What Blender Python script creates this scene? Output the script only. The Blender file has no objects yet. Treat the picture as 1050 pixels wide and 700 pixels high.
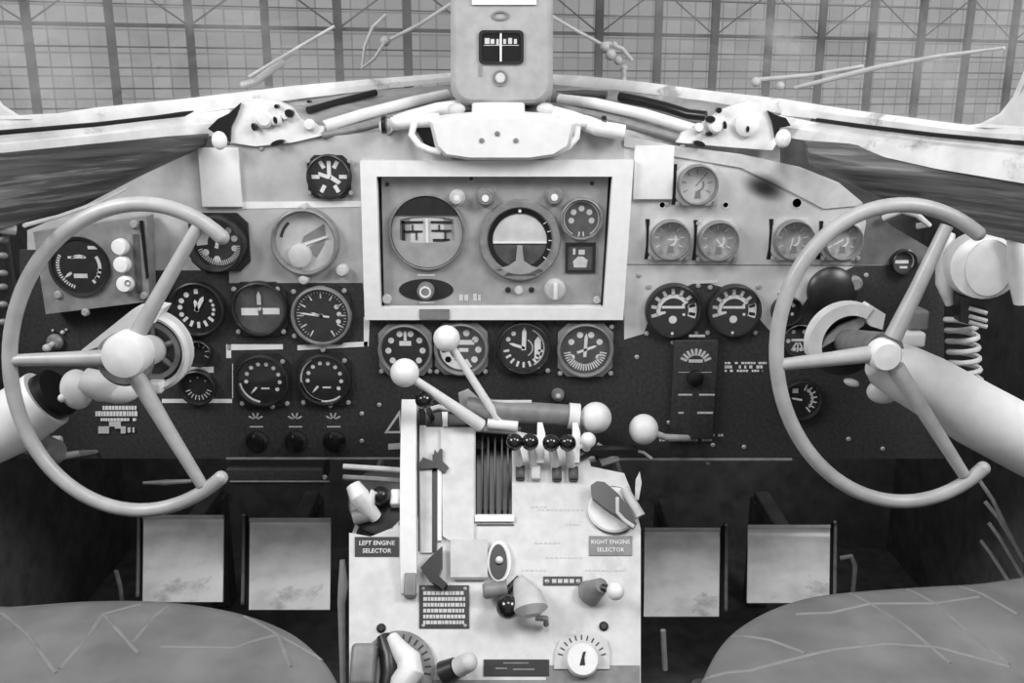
import bpy, bmesh, math, random
from mathutils import Vector, Matrix, noise
from mathutils.geometry import tessellate_polygon
from mathutils.bvhtree import BVHTree
random.seed(7)
R = math.radians
sc = bpy.context.scene
COL = sc.collection

# ------------------------------------------------------------------ camera
F = 964.0                      # focal length in pixels of the 1050 px wide frame
PITCH = R(15)
CAM = Vector((0.017, -1.35, 1.02))
cam = bpy.data.objects.new('camera', bpy.data.cameras.new('camera'))
COL.objects.link(cam)
cam.location = CAM
cam.rotation_euler = (R(90) - PITCH, 0, 0)
cam.data.sensor_width = 36
cam.data.lens = 36 * F / 1050
cam.data.clip_start = 0.02
sc.camera = cam
FWD = Vector((0, math.cos(PITCH), -math.sin(PITCH)))
UP = Vector((0, math.sin(PITCH), math.cos(PITCH)))
RT = Vector((1, 0, 0))

# ------------------------------------------------------------------ world, light, exposure
sc.view_settings.view_transform = 'Standard'
sc.view_settings.look = 'None'
sc.view_settings.gamma = 1
sc.view_settings.use_curve_mapping = False
sc.view_settings.exposure = 0.0
WORLD_STRENGTH = 0.36
w = bpy.data.worlds.new('hangar_daylight')
sc.world = w
w.use_nodes = True
w.node_tree.nodes['Background'].inputs[0].default_value = (1, 1, 1, 1)
w.node_tree.nodes['Background'].inputs[1].default_value = WORLD_STRENGTH


def area(name, loc, target, sx, sy, power):
    l = bpy.data.lights.new(name, 'AREA')
    l.shape = 'RECTANGLE'
    l.size, l.size_y, l.energy = sx, sy, power
    o = bpy.data.objects.new(name, l)
    COL.objects.link(o)
    o.location = loc
    o.rotation_euler = (Vector(target) - Vector(loc)).to_track_quat('-Z', 'Y').to_euler()
    return o


# daylight through the left and right side windows, plus a soft unseen source overhead
area('left_side_window_daylight', (-1.15, -0.85, 1.65), (0.0, 0.0, 0.75), 0.7, 0.5, 20)
area('right_side_window_daylight', (1.15, -0.85, 1.65), (0.1, 0.0, 0.75), 0.7, 0.5, 20.5)
area('overhead_soft_light', (0.1, -1.0, 2.1), (0.05, -0.05, 0.6), 0.5, 0.5, 9)

# ------------------------------------------------------------------ pixel helpers (1050x700 frame -> point at a distance)


def ray(px, py):
    return FWD + RT * ((px - 525) / F) + UP * ((350 - py) / F)


def P(px, py, Y=0.0):
    d = ray(px, py)
    return CAM + d * ((Y - CAM.y) / d.y)


def PZ(px, py, z):
    d = ray(px, py)
    return CAM + d * ((z - CAM.z) / d.z)


def S(p):                      # metres per pixel at a point
    return (p - CAM).dot(FWD) / F


PA, PB = P(525, 430, -0.08), P(525, 700, -0.32)
PT = (PA - PB).normalized()    # up the sloping pedestal face
PN = PT.cross(Vector((-1, 0, 0))).normalized()
if PN.z < 0:
    PN = -PN


def PP(px, py, off=0.0):       # a point on the pedestal face, lifted by off
    d = ray(px, py)
    o = PA + PN * off
    return CAM + d * ((o - CAM).dot(PN) / d.dot(PN))


# ------------------------------------------------------------------ materials
MATS = {}


def mat(name, g, rough=0.5, metal=0.0, mottle=0.12, scale=40, bump=0.0, spec=0.5, wear=0.0, wear_g=0.5, coat=0.0, stretch=None):
    if name in MATS:
        return MATS[name]
    m = bpy.data.materials.new(name)
    m.use_nodes = True
    nt = m.node_tree
    b = nt.nodes['Principled BSDF']
    b.inputs['Roughness'].default_value = rough
    b.inputs['Metallic'].default_value = metal
    b.inputs['Specular IOR Level'].default_value = spec
    b.inputs['Coat Weight'].default_value = coat
    tc = nt.nodes.new('ShaderNodeTexCoord')
    src = tc.outputs['Object']
    if stretch:
        mp = nt.nodes.new('ShaderNodeMapping')
        mp.inputs['Scale'].default_value = stretch
        nt.links.new(src, mp.inputs[0])
        src = mp.outputs[0]
    nz = nt.nodes.new('ShaderNodeTexNoise')
    nz.inputs['Scale'].default_value = scale
    nz.inputs['Detail'].default_value = 5
    nt.links.new(src, nz.inputs['Vector'])
    rp = nt.nodes.new('ShaderNodeMapRange')
    rp.inputs['From Min'].default_value = 0.3
    rp.inputs['From Max'].default_value = 0.7
    rp.inputs['To Min'].default_value = g * (1 - mottle)
    rp.inputs['To Max'].default_value = g * (1 + mottle)
    nt.links.new(nz.outputs[0], rp.inputs[0])
    val = rp.outputs[0]
    if wear:
        n2 = nt.nodes.new('ShaderNodeTexNoise')
        n2.inputs['Scale'].default_value = scale * 0.35
        n2.inputs['Detail'].default_value = 8
        n2.inputs['Roughness'].default_value = 0.7
        nt.links.new(src, n2.inputs['Vector'])
        r2 = nt.nodes.new('ShaderNodeMapRange')
        r2.inputs['From Min'].default_value = 0.62 - wear * 0.2
        r2.inputs['From Max'].default_value = 0.70 - wear * 0.1
        nt.links.new(n2.outputs[0], r2.inputs[0])
        mx = nt.nodes.new('ShaderNodeMix')
        nt.links.new(r2.outputs[0], mx.inputs[0])
        nt.links.new(val, mx.inputs[2])
        mx.inputs[3].default_value = wear_g
        val = mx.outputs[0]
    cb = nt.nodes.new('ShaderNodeCombineColor')
    for i in range(3):
        nt.links.new(val, cb.inputs[i])
    nt.links.new(cb.outputs[0], b.inputs['Base Color'])
    if bump:
        bp = nt.nodes.new('ShaderNodeBump')
        bp.inputs['Strength'].default_value = bump
        bp.inputs['Distance'].default_value = 0.002
        nt.links.new(nz.outputs[0], bp.inputs['Height'])
        nt.links.new(bp.outputs[0], b.inputs['Normal'])
    MATS[name] = m
    return m


WHITE = mat('white_paint', 0.74, 0.5, mottle=0.05, scale=60)
CREAM = mat('pedestal_paint', 0.60, 0.55, mottle=0.10, scale=55, wear=0.12, wear_g=0.5)
COMP = mat('compass_paint', 0.34, 0.5, mottle=0.12, scale=50)
DECK = mat('deck_paint', 0.26, 0.6, mottle=0.35, scale=22, wear=0.3, wear_g=0.5)
PALE = mat('pale_grey_paint', 0.52, 0.5, mottle=0.15, scale=45)
SILL = mat('sill_paint', 0.74, 0.5, mottle=0.14, scale=30, wear=0.15, wear_g=0.35)
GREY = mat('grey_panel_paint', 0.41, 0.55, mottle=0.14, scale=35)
GREY_LIT = mat('lit_panel_paint', 0.5, 0.55, mottle=0.16, scale=30)  # panel grey lightened to carry the brighter light on the right half
GYRO = mat('gyro_panel_paint', 0.29, 0.55, mottle=0.16, scale=40)
BLACKP = mat('black_crackle_paint', 0.035, 0.6, mottle=0.3, scale=200, bump=0.2, spec=0.3)  # black paint; on the lower panel it also carries the shade
DARK = mat('dark_interior', 0.09, 0.8, mottle=0.3, scale=30, spec=0.2)
DARKG = mat('dark_grey_metal', 0.07, 0.5, mottle=0.25, scale=60)
MIDG = mat('mid_grey_metal', 0.2, 0.45, mottle=0.2, scale=60)
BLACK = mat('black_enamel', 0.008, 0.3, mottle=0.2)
GLOSS = mat('gloss_black_knob', 0.008, 0.18, mottle=0.1, coat=0.5)
KNOB = mat('white_knob_plastic', 0.78, 0.4, mottle=0.06, scale=90)
FACE = mat('dial_face_black', 0.012, 0.5, mottle=0.3, scale=80)
FACEG = mat('dial_face_grey', 0.22, 0.5, mottle=0.3, scale=90)
FACEL = mat('dial_face_washed_out', 0.36, 0.5, mottle=0.3, scale=110)  # face lightened to hold the reflection washed over its glass
MARK = mat('dial_marking_paint', 0.72, 0.6, mottle=0.08, scale=150)
MARKD = mat('dial_marking_grey', 0.5, 0.6, mottle=0.1, scale=150)
BEZEL = mat('bezel_black', 0.018, 0.35, mottle=0.2, scale=80)
BEZELG = mat('bezel_grey', 0.2, 0.4, mottle=0.2, scale=80)
SCREW = mat('screw_steel', 0.42, 0.4, metal=0.4, mottle=0.1)
ALU = mat('bare_aluminium', 0.95, 0.36, metal=0.1, mottle=0.22, scale=14, wear=0.25, wear_g=0.5, stretch=(1, 1, 1.8))
RIM = mat('wheel_rim_enamel', 0.40, 0.35, mottle=0.12, scale=40)
LEATH = mat('worn_leather', 0.135, 0.65, mottle=0.22, scale=18, bump=0.4)
SEAM = mat('leather_seam', 0.17, 0.7, mottle=0.15)
COAM = mat('coaming_leathercloth', 0.045, 0.4, mottle=0.7, scale=16, wear=0.55, wear_g=0.24, stretch=(0.35, 0.35, 9))
COAM_LIT = mat('coaming_leathercloth_lit', 0.10, 0.4, mottle=0.6, scale=16, wear=0.55, wear_g=0.3, stretch=(0.35, 0.35, 9))  # same cloth made lighter, the light on the right coaming put into colour
SIDEP = mat('side_panel_paint', 0.12, 0.55, mottle=0.25, scale=40)
STEELB = mat('hangar_steel', 0.22, 0.7, mottle=0.2, scale=1)

# glass of the windscreens: clear pane with a film of dirt
GL = bpy.data.materials.new('windscreen_glass')
GL.use_nodes = True
nt = GL.node_tree
nt.nodes.clear()
out = nt.nodes.new('ShaderNodeOutputMaterial')
tr = nt.nodes.new('ShaderNodeBsdfTransparent')
di = nt.nodes.new('ShaderNodeBsdfTranslucent')
d2 = nt.nodes.new('ShaderNodeBsdfDiffuse')
for n in (di, d2):
    n.inputs[0].default_value = (0.7, 0.7, 0.7, 1)
gs = nt.nodes.new('ShaderNodeBsdfGlossy')
gs.inputs['Roughness'].default_value = 0.03
add = nt.nodes.new('ShaderNodeMixShader')
nt.links.new(di.outputs[0], add.inputs[1])
nt.links.new(d2.outputs[0], add.inputs[2])
tc = nt.nodes.new('ShaderNodeTexCoord')
mp = nt.nodes.new('ShaderNodeMapping')
mp.inputs['Rotation'].default_value = (0, R(35), 0)
mp.inputs['Scale'].default_value = (2.2, 2.2, 5)
nt.links.new(tc.outputs['Object'], mp.inputs[0])
nz = nt.nodes.new('ShaderNodeTexNoise')
nz.inputs['Scale'].default_value = 3
nz.inputs['Detail'].default_value = 6
nt.links.new(mp.outputs[0], nz.inputs['Vector'])
rp = nt.nodes.new('ShaderNodeMapRange')
rp.inputs['From Min'].default_value = 0.35
rp.inputs['From Max'].default_value = 0.75
rp.inputs['To Min'].default_value = 0.05
rp.inputs['To Max'].default_value = 0.4
nt.links.new(nz.outputs[0], rp.inputs[0])
# a pale noisy oval on the right pane
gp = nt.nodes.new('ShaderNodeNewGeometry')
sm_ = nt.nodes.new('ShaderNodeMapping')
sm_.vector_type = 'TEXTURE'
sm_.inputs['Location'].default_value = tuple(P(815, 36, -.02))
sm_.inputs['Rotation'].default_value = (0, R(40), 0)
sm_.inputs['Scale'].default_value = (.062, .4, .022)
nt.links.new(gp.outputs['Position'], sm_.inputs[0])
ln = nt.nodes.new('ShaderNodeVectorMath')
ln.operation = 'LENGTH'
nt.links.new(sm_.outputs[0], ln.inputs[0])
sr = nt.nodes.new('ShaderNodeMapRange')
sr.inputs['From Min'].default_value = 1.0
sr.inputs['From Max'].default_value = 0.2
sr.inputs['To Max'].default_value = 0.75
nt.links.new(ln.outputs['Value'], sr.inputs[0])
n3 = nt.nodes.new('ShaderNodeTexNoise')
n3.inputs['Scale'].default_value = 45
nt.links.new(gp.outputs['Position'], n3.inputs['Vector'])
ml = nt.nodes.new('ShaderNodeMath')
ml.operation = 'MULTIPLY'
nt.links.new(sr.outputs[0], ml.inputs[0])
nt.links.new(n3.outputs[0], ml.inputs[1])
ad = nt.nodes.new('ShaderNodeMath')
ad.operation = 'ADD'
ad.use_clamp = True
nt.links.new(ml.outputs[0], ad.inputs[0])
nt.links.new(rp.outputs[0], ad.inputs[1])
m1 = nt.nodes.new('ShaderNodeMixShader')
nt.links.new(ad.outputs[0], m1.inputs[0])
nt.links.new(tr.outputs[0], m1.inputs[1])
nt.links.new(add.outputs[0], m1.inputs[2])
fr = nt.nodes.new('ShaderNodeValue')
fr.outputs[0].default_value = 0.05
m2 = nt.nodes.new('ShaderNodeMixShader')
nt.links.new(fr.outputs[0], m2.inputs[0])
nt.links.new(m1.outputs[0], m2.inputs[1])
nt.links.new(gs.outputs[0], m2.inputs[2])
nt.links.new(m2.outputs[0], out.inputs[0])

# frosted hangar glazing lit by the sky behind it, ruled into small panes
HG = bpy.data.materials.new('hangar_glazing')
HG.use_nodes = True
nt = HG.node_tree
nt.nodes.clear()
out = nt.nodes.new('ShaderNodeOutputMaterial')
em = nt.nodes.new('ShaderNodeEmission')
tc = nt.nodes.new('ShaderNodeTexCoord')
br = nt.nodes.new('ShaderNodeTexBrick')
br.offset = 0
br.inputs['Color1'].default_value = (0.28, 0.28, 0.28, 1)
br.inputs['Color2'].default_value = (0.345, 0.345, 0.345, 1)
br.inputs['Mortar'].default_value = (0.2, 0.2, 0.2, 1)
br.inputs['Scale'].default_value = 1.0
br.inputs['Mortar Size'].default_value = 0.04
br.inputs['Mortar Smooth'].default_value = 0.6
br.inputs['Brick Width'].default_value = 0.60
br.inputs['Row Height'].default_value = 0.72
nt.links.new(tc.outputs['UV'], br.inputs['Vector'])
nt.links.new(br.outputs[0], em.inputs[0])
em.inputs[1].default_value = 1.0
nt.links.new(em.outputs[0], out.inputs[0])

# clear cover glass of the dials
DG = bpy.data.materials.new('dial_cover_glass')
DG.use_nodes = True
nt = DG.node_tree
nt.nodes.clear()
out = nt.nodes.new('ShaderNodeOutputMaterial')
tr = nt.nodes.new('ShaderNodeBsdfTransparent')
gs = nt.nodes.new('ShaderNodeBsdfGlossy')
gs.inputs['Roughness'].default_value = 0.08
fr = nt.nodes.new('ShaderNodeValue')
fr.outputs[0].default_value = 0.035
m2 = nt.nodes.new('ShaderNodeMixShader')
nt.links.new(fr.outputs[0], m2.inputs[0])
nt.links.new(tr.outputs[0], m2.inputs[1])
nt.links.new(gs.outputs[0], m2.inputs[2])
nt.links.new(m2.outputs[0], out.inputs[0])


# ------------------------------------------------------------------ mesh builder
def frame_from(n, up=Vector((0, 0, 1))):
    n = n.normalized()
    x = up.cross(n)
    if x.length < 1e-4:
        x = Vector((1, 0, 0))
    x.normalize()
    y = n.cross(x)
    return x, y, n


class B:
    def __init__(s):
        s.v, s.f = [], []

    def add(s, vs, fs):
        o = len(s.v)
        s.v += [Vector(v) for v in vs]
        s.f += [tuple(i + o for i in f) for f in fs]
        return s

    def box(s, c, sx, sy, sz, x=None, y=None, z=None, bev=0.0):
        x = x or Vector((1, 0, 0)); y = y or Vector((0, 1, 0)); z = z or Vector((0, 0, 1))
        if bev <= 0:
            vs = [c + x * (a * sx / 2) + y * (b * sy / 2) + z * (d * sz / 2) for a in (-1, 1) for b in (-1, 1) for d in (-1, 1)]
            return s.add(vs, [(0, 1, 3, 2), (4, 6, 7, 5), (0, 4, 5, 1), (2, 3, 7, 6), (0, 2, 6, 4), (1, 5, 7, 3)])
        bm = bmesh.new()
        bmesh.ops.create_cube(bm, size=1)
        for v in bm.verts:
            v.co = Vector((v.co.x * sx, v.co.y * sy, v.co.z * sz))
        bmesh.ops.bevel(bm, geom=bm.edges[:], offset=bev, segments=3, profile=0.5, affect='EDGES')
        bm.verts.index_update()
        s.add([c + x * v.co.x + y * v.co.y + z * v.co.z for v in bm.verts], [tuple(v.index for v in f.verts) for f in bm.faces])
        bm.free()
        return s

    def lathe(s, c, n, prof, seg=40, up=Vector((0, 0, 1)), ell=1.0):
        x, y, n = frame_from(n, up)
        vs, fs = [], []
        for r, h in prof:
            for k in range(seg):
                a = 2 * math.pi * k / seg
                vs.append(c + x * (r * math.cos(a) * ell) + y * (r * math.sin(a)) + n * h)
        for i in range(len(prof) - 1):
            for k in range(seg):
                k2 = (k + 1) % seg
                fs.append((i * seg + k, i * seg + k2, (i + 1) * seg + k2, (i + 1) * seg + k))
        if prof[0][0] > 1e-6:
            fs.append(tuple(range(seg - 1, -1, -1)))
        if prof[-1][0] > 1e-6:
            o = (len(prof) - 1) * seg
            fs.append(tuple(range(o, o + seg)))
        return s.add(vs, fs)

    def ring(s, c, n, prof, seg=40, up=Vector((0, 0, 1))):   # closed profile swept round
        x, y, n = frame_from(n, up)
        m = len(prof)
        vs, fs = [], []
        for r, h in prof:
            for k in range(seg):
                a = 2 * math.pi * k / seg
                vs.append(c + x * (r * math.cos(a)) + y * (r * math.sin(a)) + n * h)
        for i in range(m):
            j = (i + 1) % m
            for k in range(seg):
                k2 = (k + 1) % seg
                fs.append((i * seg + k, i * seg + k2, j * seg + k2, j * seg + k))
        return s.add(vs, fs)

    def tube(s, pts, rad, seg=14, cap=True, round_end=False):
        pts = [Vector(p) for p in pts]
        n = len(pts)
        rads = list(rad) if isinstance(rad, (list, tuple)) else [rad] * n
        vs, fs = [], []
        t = (pts[1] - pts[0]).normalized()
        a = Vector((0, 0, 1)) if abs(t.z) < 0.9 else Vector((1, 0, 0))
        u = (a - t * a.dot(t)).normalized()
        for i in range(n):
            if i == 0: t = pts[1] - pts[0]
            elif i == n - 1: t = pts[-1] - pts[-2]
            else: t = (pts[i + 1] - pts[i]).normalized() + (pts[i] - pts[i - 1]).normalized()
            t.normalize()
            u = (u - t * u.dot(t)).normalized()
            v = t.cross(u)
            for k in range(seg):
                an = 2 * math.pi * k / seg
                vs.append(pts[i] + (u * math.cos(an) + v * math.sin(an)) * rads[i])
        for i in range(n - 1):
            for k in range(seg):
                k2 = (k + 1) % seg
                fs.append((i * seg + k, i * seg + k2, (i + 1) * seg + k2, (i + 1) * seg + k))
        if cap:
            fs.append(tuple(range(seg - 1, -1, -1)))
            o = (n - 1) * seg
            fs.append(tuple(range(o, o + seg)))
        s.add(vs, fs)
        return s

    def ball(s, c, r, sq=(1, 1, 1), x=None, y=None, z=None, seg=24, rings=14):
        x = x or Vector((1, 0, 0)); y = y or Vector((0, 1, 0)); z = z or Vector((0, 0, 1))
        vs, fs = [c + z * (r * sq[2])], []
        for i in range(1, rings):
            th = math.pi * i / rings
            for k in range(seg):
                a = 2 * math.pi * k / seg
                vs.append(c + x * (r * sq[0] * math.sin(th) * math.cos(a)) + y * (r * sq[1] * math.sin(th) * math.sin(a)) + z * (r * sq[2] * math.cos(th)))
        vs.append(c - z * (r * sq[2]))
        for k in range(seg):
            fs.append((0, 1 + k, 1 + (k + 1) % seg))
        for i in range(rings - 2):
            for k in range(seg):
                a, b = 1 + i * seg + k, 1 + i * seg + (k + 1) % seg
                fs.append((a, a + seg, b + seg, b))
        o = 1 + (rings - 2) * seg
        for k in range(seg):
            fs.append((o + k, len(vs) - 1, o + (k + 1) % seg))
        return s.add(vs, fs)

    def plate(s, loops, d):      # polygon (outer loop, then holes) given a thickness vector d
        loops = [[Vector(p) for p in l] for l in loops]
        flat = [p for l in loops for p in l]
        tris = tessellate_polygon(loops)
        n = len(flat)
        fs = [tuple(t) for t in tris] + [tuple(i + n for i in reversed(t)) for t in tris]
        o = 0
        for l in loops:
            m = len(l)
            for k in range(m):
                k2 = (k + 1) % m
                fs.append((o + k, o + k2, n + o + k2, n + o + k))
            o += m
        return s.add(flat + [p + d for p in flat], fs)

    def loft(s, rows, d=None):   # grid of rows, optional thickness vector
        m = len(rows[0])
        vs = [Vector(p) for r in rows for p in r]
        fs = []
        for i in range(len(rows) - 1):
            for k in range(m - 1):
                fs.append((i * m + k, i * m + k + 1, (i + 1) * m + k + 1, (i + 1) * m + k))
        if d is None:
            return s.add(vs, fs)
        n = len(vs)
        fs2 = [tuple(i + n for i in reversed(f)) for f in fs]
        edge = [k for k in range(m)] + [i * m + m - 1 for i in range(1, len(rows))] + [(len(rows) - 1) * m + k for k in range(m - 2, -1, -1)] + [i * m for i in range(len(rows) - 2, 0, -1)]
        side = [(edge[k], edge[(k + 1) % len(edge)], edge[(k + 1) % len(edge)] + n, edge[k] + n) for k in range(len(edge))]
        return s.add(vs + [p + d for p in vs], fs + fs2 + side)

    def text(s, txt, c, size, x, y, n, lift=0.0004, align='CENTER', depth=0.0003):
        cu = bpy.data.curves.new('t', 'FONT')
        cu.body = txt
        cu.size = size
        cu.align_x = align
        cu.align_y = 'CENTER'
        cu.extrude = depth / 2
        cu.resolution_u = 2
        cu.offset = size * 0.012
        ob = bpy.data.objects.new('t', cu)
        me = bpy.data.meshes.new_from_object(ob)
        vs = [c + x * v.co.x + y * v.co.y + n * (v.co.z + lift) for v in me.vertices]
        fs = [tuple(p.vertices) for p in me.polygons]
        s.add(vs, fs)
        bpy.data.objects.remove(ob)
        bpy.data.curves.remove(cu)
        bpy.data.meshes.remove(me)
        return s

    def build(s, name, m, parent=None, label=None, angle=35, smooth=True):
        org = Vector(parent['org']) if parent is not None and 'org' in parent else None
        if org is None:
            lo = Vector((min(v.x for v in s.v), min(v.y for v in s.v), min(v.z for v in s.v)))
            hi = Vector((max(v.x for v in s.v), max(v.y for v in s.v), max(v.z for v in s.v)))
            org = Vector(((lo.x + hi.x) / 2, (lo.y + hi.y) / 2, lo.z))
        me = bpy.data.meshes.new(name)
        me.from_pydata([v - org for v in s.v], [], s.f)
        bm = bmesh.new(); bm.from_mesh(me)
        bmesh.ops.recalc_face_normals(bm, faces=bm.faces[:])
        bm.to_mesh(me); bm.free()
        me.materials.append(m)
        if smooth:
            me.shade_smooth()
            me.set_sharp_from_angle(angle=R(angle))
        o = bpy.data.objects.new(name, me)
        COL.objects.link(o)
        if parent is not None:
            o.parent = parent
            if parent.type == 'MESH':
                pass
        else:
            o.location = org
        ORG[o.name] = org
        if label:
            o['label'] = label
        return o

    def sub(s, name, m, part, label=None, **k):      # a sub-part: child of a mesh part, same origin
        org = ORG[part.name]
        me_org = org
        p = part
        keep = p.get('org')
        p['org'] = tuple(me_org)
        o = s.build(name, m, p, label, **k)
        del p['org']
        return o


ORG = {}


def tag(o, label, cat, group=None):
    o['label'] = label
    o['category'] = cat
    if group:
        o['group'] = group
    return o


def thing(name, loc, label, cat, group=None):
    o = bpy.data.objects.new(name, None)
    COL.objects.link(o)
    o.empty_display_size = 0.02
    o.location = loc
    o['org'] = tuple(loc)
    THINGS.append(o)
    return tag(o, label, cat, group)


THINGS = []


def struct(o):
    o['kind'] = 'structure'
    return o


def pl(pts, f=P):
    return [f(*p) for p in pts]


OUT = Vector((0, -1, 0))
X, Z = Vector((1, 0, 0)), Vector((0, 0, 1))
# ------------------------------------------------------------------ the setting
X0, X1 = -0.86, 0.88
b = B().box(Vector((0.01, -0.37, -0.02)), 1.84, 2.1, 0.04)
struct(b.build('floor', DARK))
b = B().plate([[(X0, -1.4, 0), (X0, 0.62, 0), (X0, 0.62, 0.86), (X0, 0.0, 0.93), (X0, -1.4, 0.93)]], Vector((-0.03, 0, 0)))
struct(b.build('wall_left', DARK))
b = B().plate([[(X1, -1.4, 0), (X1, 0.62, 0), (X1, 0.62, 0.86), (X1, 0.0, 0.93), (X1, -1.4, 0.93)]], Vector((0.03, 0, 0)))
struct(b.build('wall_right', DARK))
b = B().box(Vector((0.01, 0.635, 0.47)), 1.8, 0.03, 0.94)
struct(b.build('wall_front', DARK))

# hangar end wall seen through the windscreens
EYE = CAM.z


def hang(i, h):
    D = 30 + 0.705 * i
    px = 525 + F * (-15.2 + 2.3 * i) / D
    d = ray(px, 92)
    p = CAM + d * D
    return Vector((p.x, p.y, EYE + h))


I0, I1 = -5, 22
WN = (hang(I1, 0) - hang(I0, 0)).normalized().cross(Vector((0, 0, -1)))
if WN.y > 0:
    WN = -WN
bm = bmesh.new()
L = (hang(I1, 0) - hang(I0, 0)).length
vs = [bm.verts.new(hang(I0, -6)), bm.verts.new(hang(I1, -6)), bm.verts.new(hang(I1, 12)), bm.verts.new(hang(I0, 12))]
f = bm.faces.new(vs)
uv = bm.loops.layers.uv.new('UVMap')
for lp, c in zip(f.loops, [(0, 0.06), (L, 0.06), (L, 18.06), (0, 18.06)]):
    lp[uv].uv = c
r = bmesh.ops.extrude_face_region(bm, geom=[f])
for v in [g for g in r['geom'] if isinstance(g, bmesh.types.BMVert)]:
    v.co -= WN * 0.05
bmesh.ops.recalc_face_normals(bm, faces=bm.faces[:])
me = bpy.data.meshes.new('wall_hangar')
bm.to_mesh(me); bm.free()
me.materials.append(HG)
hw = bpy.data.objects.new('wall_hangar', me)
COL.objects.link(hw)
struct(hw)
ORG['wall_hangar'] = Vector((0, 0, 0))
WX = (hang(I1, 0) - hang(I0, 0)).normalized()
for i in range(I0, I1 + 1):
    c = hang(i, 3) + WN * 0.14
    B().box(c, 0.27, 0.2, 18, WX, WN, Z).sub('column', STEELB, hw)
for h, t in [(2.0, 0.13), (3.9, 0.13), (5.8, 0.13), (1.33, 0.05), (0.68, 0.05), (0.03, 0.05), (-0.6, 0.05), (2.65, 0.04), (3.25, 0.04)]:
    a, c = hang(I0, h), hang(I1, h)
    B().box((a + c) / 2 + WN * 0.06, L, 0.08, t, WX, WN, Z).sub('girt', STEELB, hw)
for i in range(-4, 20, 2):
    for j in (-1, 1):
        B().tube([hang(i, 2.0) + WN * 0.16, hang(i + j, 3.7) + WN * 0.16], 0.03, 6).sub('brace', STEELB, hw)

# ------------------------------------------------------------------ windscreen sill, frames and panes
LA = [(-70, 123, -.30), (0, 119, -.22), (60, 116, -.14), (100, 110, -.08), (190, 101, .03), (300, 88, .16), (380, 81, .26), (470, 74, .36), (512, 72, .38)]
RA = [(560, 76, .37), (600, 78, .32), (660, 84, .24), (720, 92, .17), (800, 101, .06), (870, 112, -.04), (960, 124, -.16), (1010, 130, -.22), (1050, 131, -.28), (1120, 134, -.36)]


def ext(row, end, k=1.6):       # carry an edge on to the side wall, past the picture
    a, c = (row[0], row[1]) if end < 0 else (row[-1], row[-2])
    e = tuple(a[i] + (a[i] - c[i]) * k for i in range(3))
    return [e] + row if end < 0 else row + [e]


LA, RA = ext(LA, -1), ext(RA, 1)


def shift(row, dys, dY):
    return [(x, y + (dys if not callable(dys) else dys(x)), Y + dY) for x, y, Y in row]


def sillstrip(row, d0, d1, Y0, Y1, th=0.012):
    return B().loft([pl(shift(row, d0, Y0)), pl(shift(row, lambda x: (d0(x) + d1(x)) / 2, (Y0 + Y1) / 2 - 0.004)), pl(shift(row, d1, Y1))], Vector((0, th, 0)))


zero = lambda x: 0
t = sillstrip(LA, zero, lambda x: 17 if x < 200 else max(9, 17 - (x - 200) * 0.03), 0, -.01)
struct(t.build('trim_1', SILL))
t = sillstrip(RA, zero, lambda x: 13 if x > 850 else 17 if x > 700 else 12, 0, -.01)
struct(t.build('trim_2', SILL))
# dark sealing groove
gl = [(-70, 140, -.335), (0, 136, -.25), (100, 127.5, -.12), (160, 120.5, -.035), (188, 117, .0), (198, 114, .02)]
struct(B().tube(pl(ext(gl, -1)), [.003, .003, .003, .003, .003, .0038, .001]).build('trim_3', BLACK))
gr_ = [(838, 123, -.015), (880, 129, -.075), (960, 138.5, -.175), (1050, 147, -.285), (1120, 151, -.365)]
struct(B().tube(pl(ext(gr_, 1)), [.003, .003, .0028, .0028, .0028, .003]).build('trim_4', BLACK))
# lower sill strip
la = [(-70, 142, -.31), (0, 138, -.23), (100, 129, -.1), (190, 118, .02), (235, 112, .06)]
lb = [(-70, 168, -.33), (0, 158, -.25), (100, 148, -.12), (190, 139, .0), (235, 140, .03)]
la, lb = ext(la, -1), ext(lb, -1)
lm = [(a[0], (a[1] + c[1]) / 2, (a[2] + c[2]) / 2 - .008) for a, c in zip(la, lb)]
struct(B().loft([pl(la), pl(lm), pl(lb)], Vector((0, .012, 0))).build('trim_5', SILL))
ra = [(800, 118, .04), (840, 126, -.01), (880, 131, -.06), (960, 141, -.16), (1050, 149, -.27), (1120, 153, -.35)]
rb = [(800, 140, .02), (840, 146, -.03), (880, 155, -.085), (960, 173, -.19), (1050, 188, -.30), (1120, 198, -.38)]  # lower edge dropped over the coaming to paint its lit top pale
ra, rb = ext(ra, 1), ext(rb, 1)
rm = [(a[0], (a[1] + c[1]) / 2, (a[2] + c[2]) / 2 - .008) for a, c in zip(ra, rb)]
struct(B().loft([pl(ra), pl(rm), pl(rb)], Vector((0, .012, 0))).build('trim_6', SILL))
# corner posts of the windscreen frames and the centre post
cl = [(-70, 124, -.30), (-70, 40, -.30), (-26, 60, -.26), (-14, 92, -.24), (-2, 108, -.225), (14, 118, -.205), (30, 122, -.19)]
struct(B().plate([pl(cl)], Vector((0, .012, 0))).build('trim_7', SILL))
cr = [(985, 130, -.19), (1010, 127, -.22), (1030, 117, -.25), (1044, 100, -.27), (1056, 72, -.29), (1068, 0, -.3), (1068, -40, -.3), (1130, -40, -.36), (1130, 136, -.37)]
struct(B().plate([pl(cr)], Vector((0, .012, 0))).build('trim_8', SILL))
struct(B().box(P(520, 20, .40) + Vector((0, 0, .05)), .035, .02, .42).build('trim_9', SILL))

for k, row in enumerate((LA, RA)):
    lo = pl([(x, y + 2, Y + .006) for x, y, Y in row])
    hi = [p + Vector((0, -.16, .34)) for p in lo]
    struct(B().loft([lo, hi]).build('window_%d' % (k + 1), GL))

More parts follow.
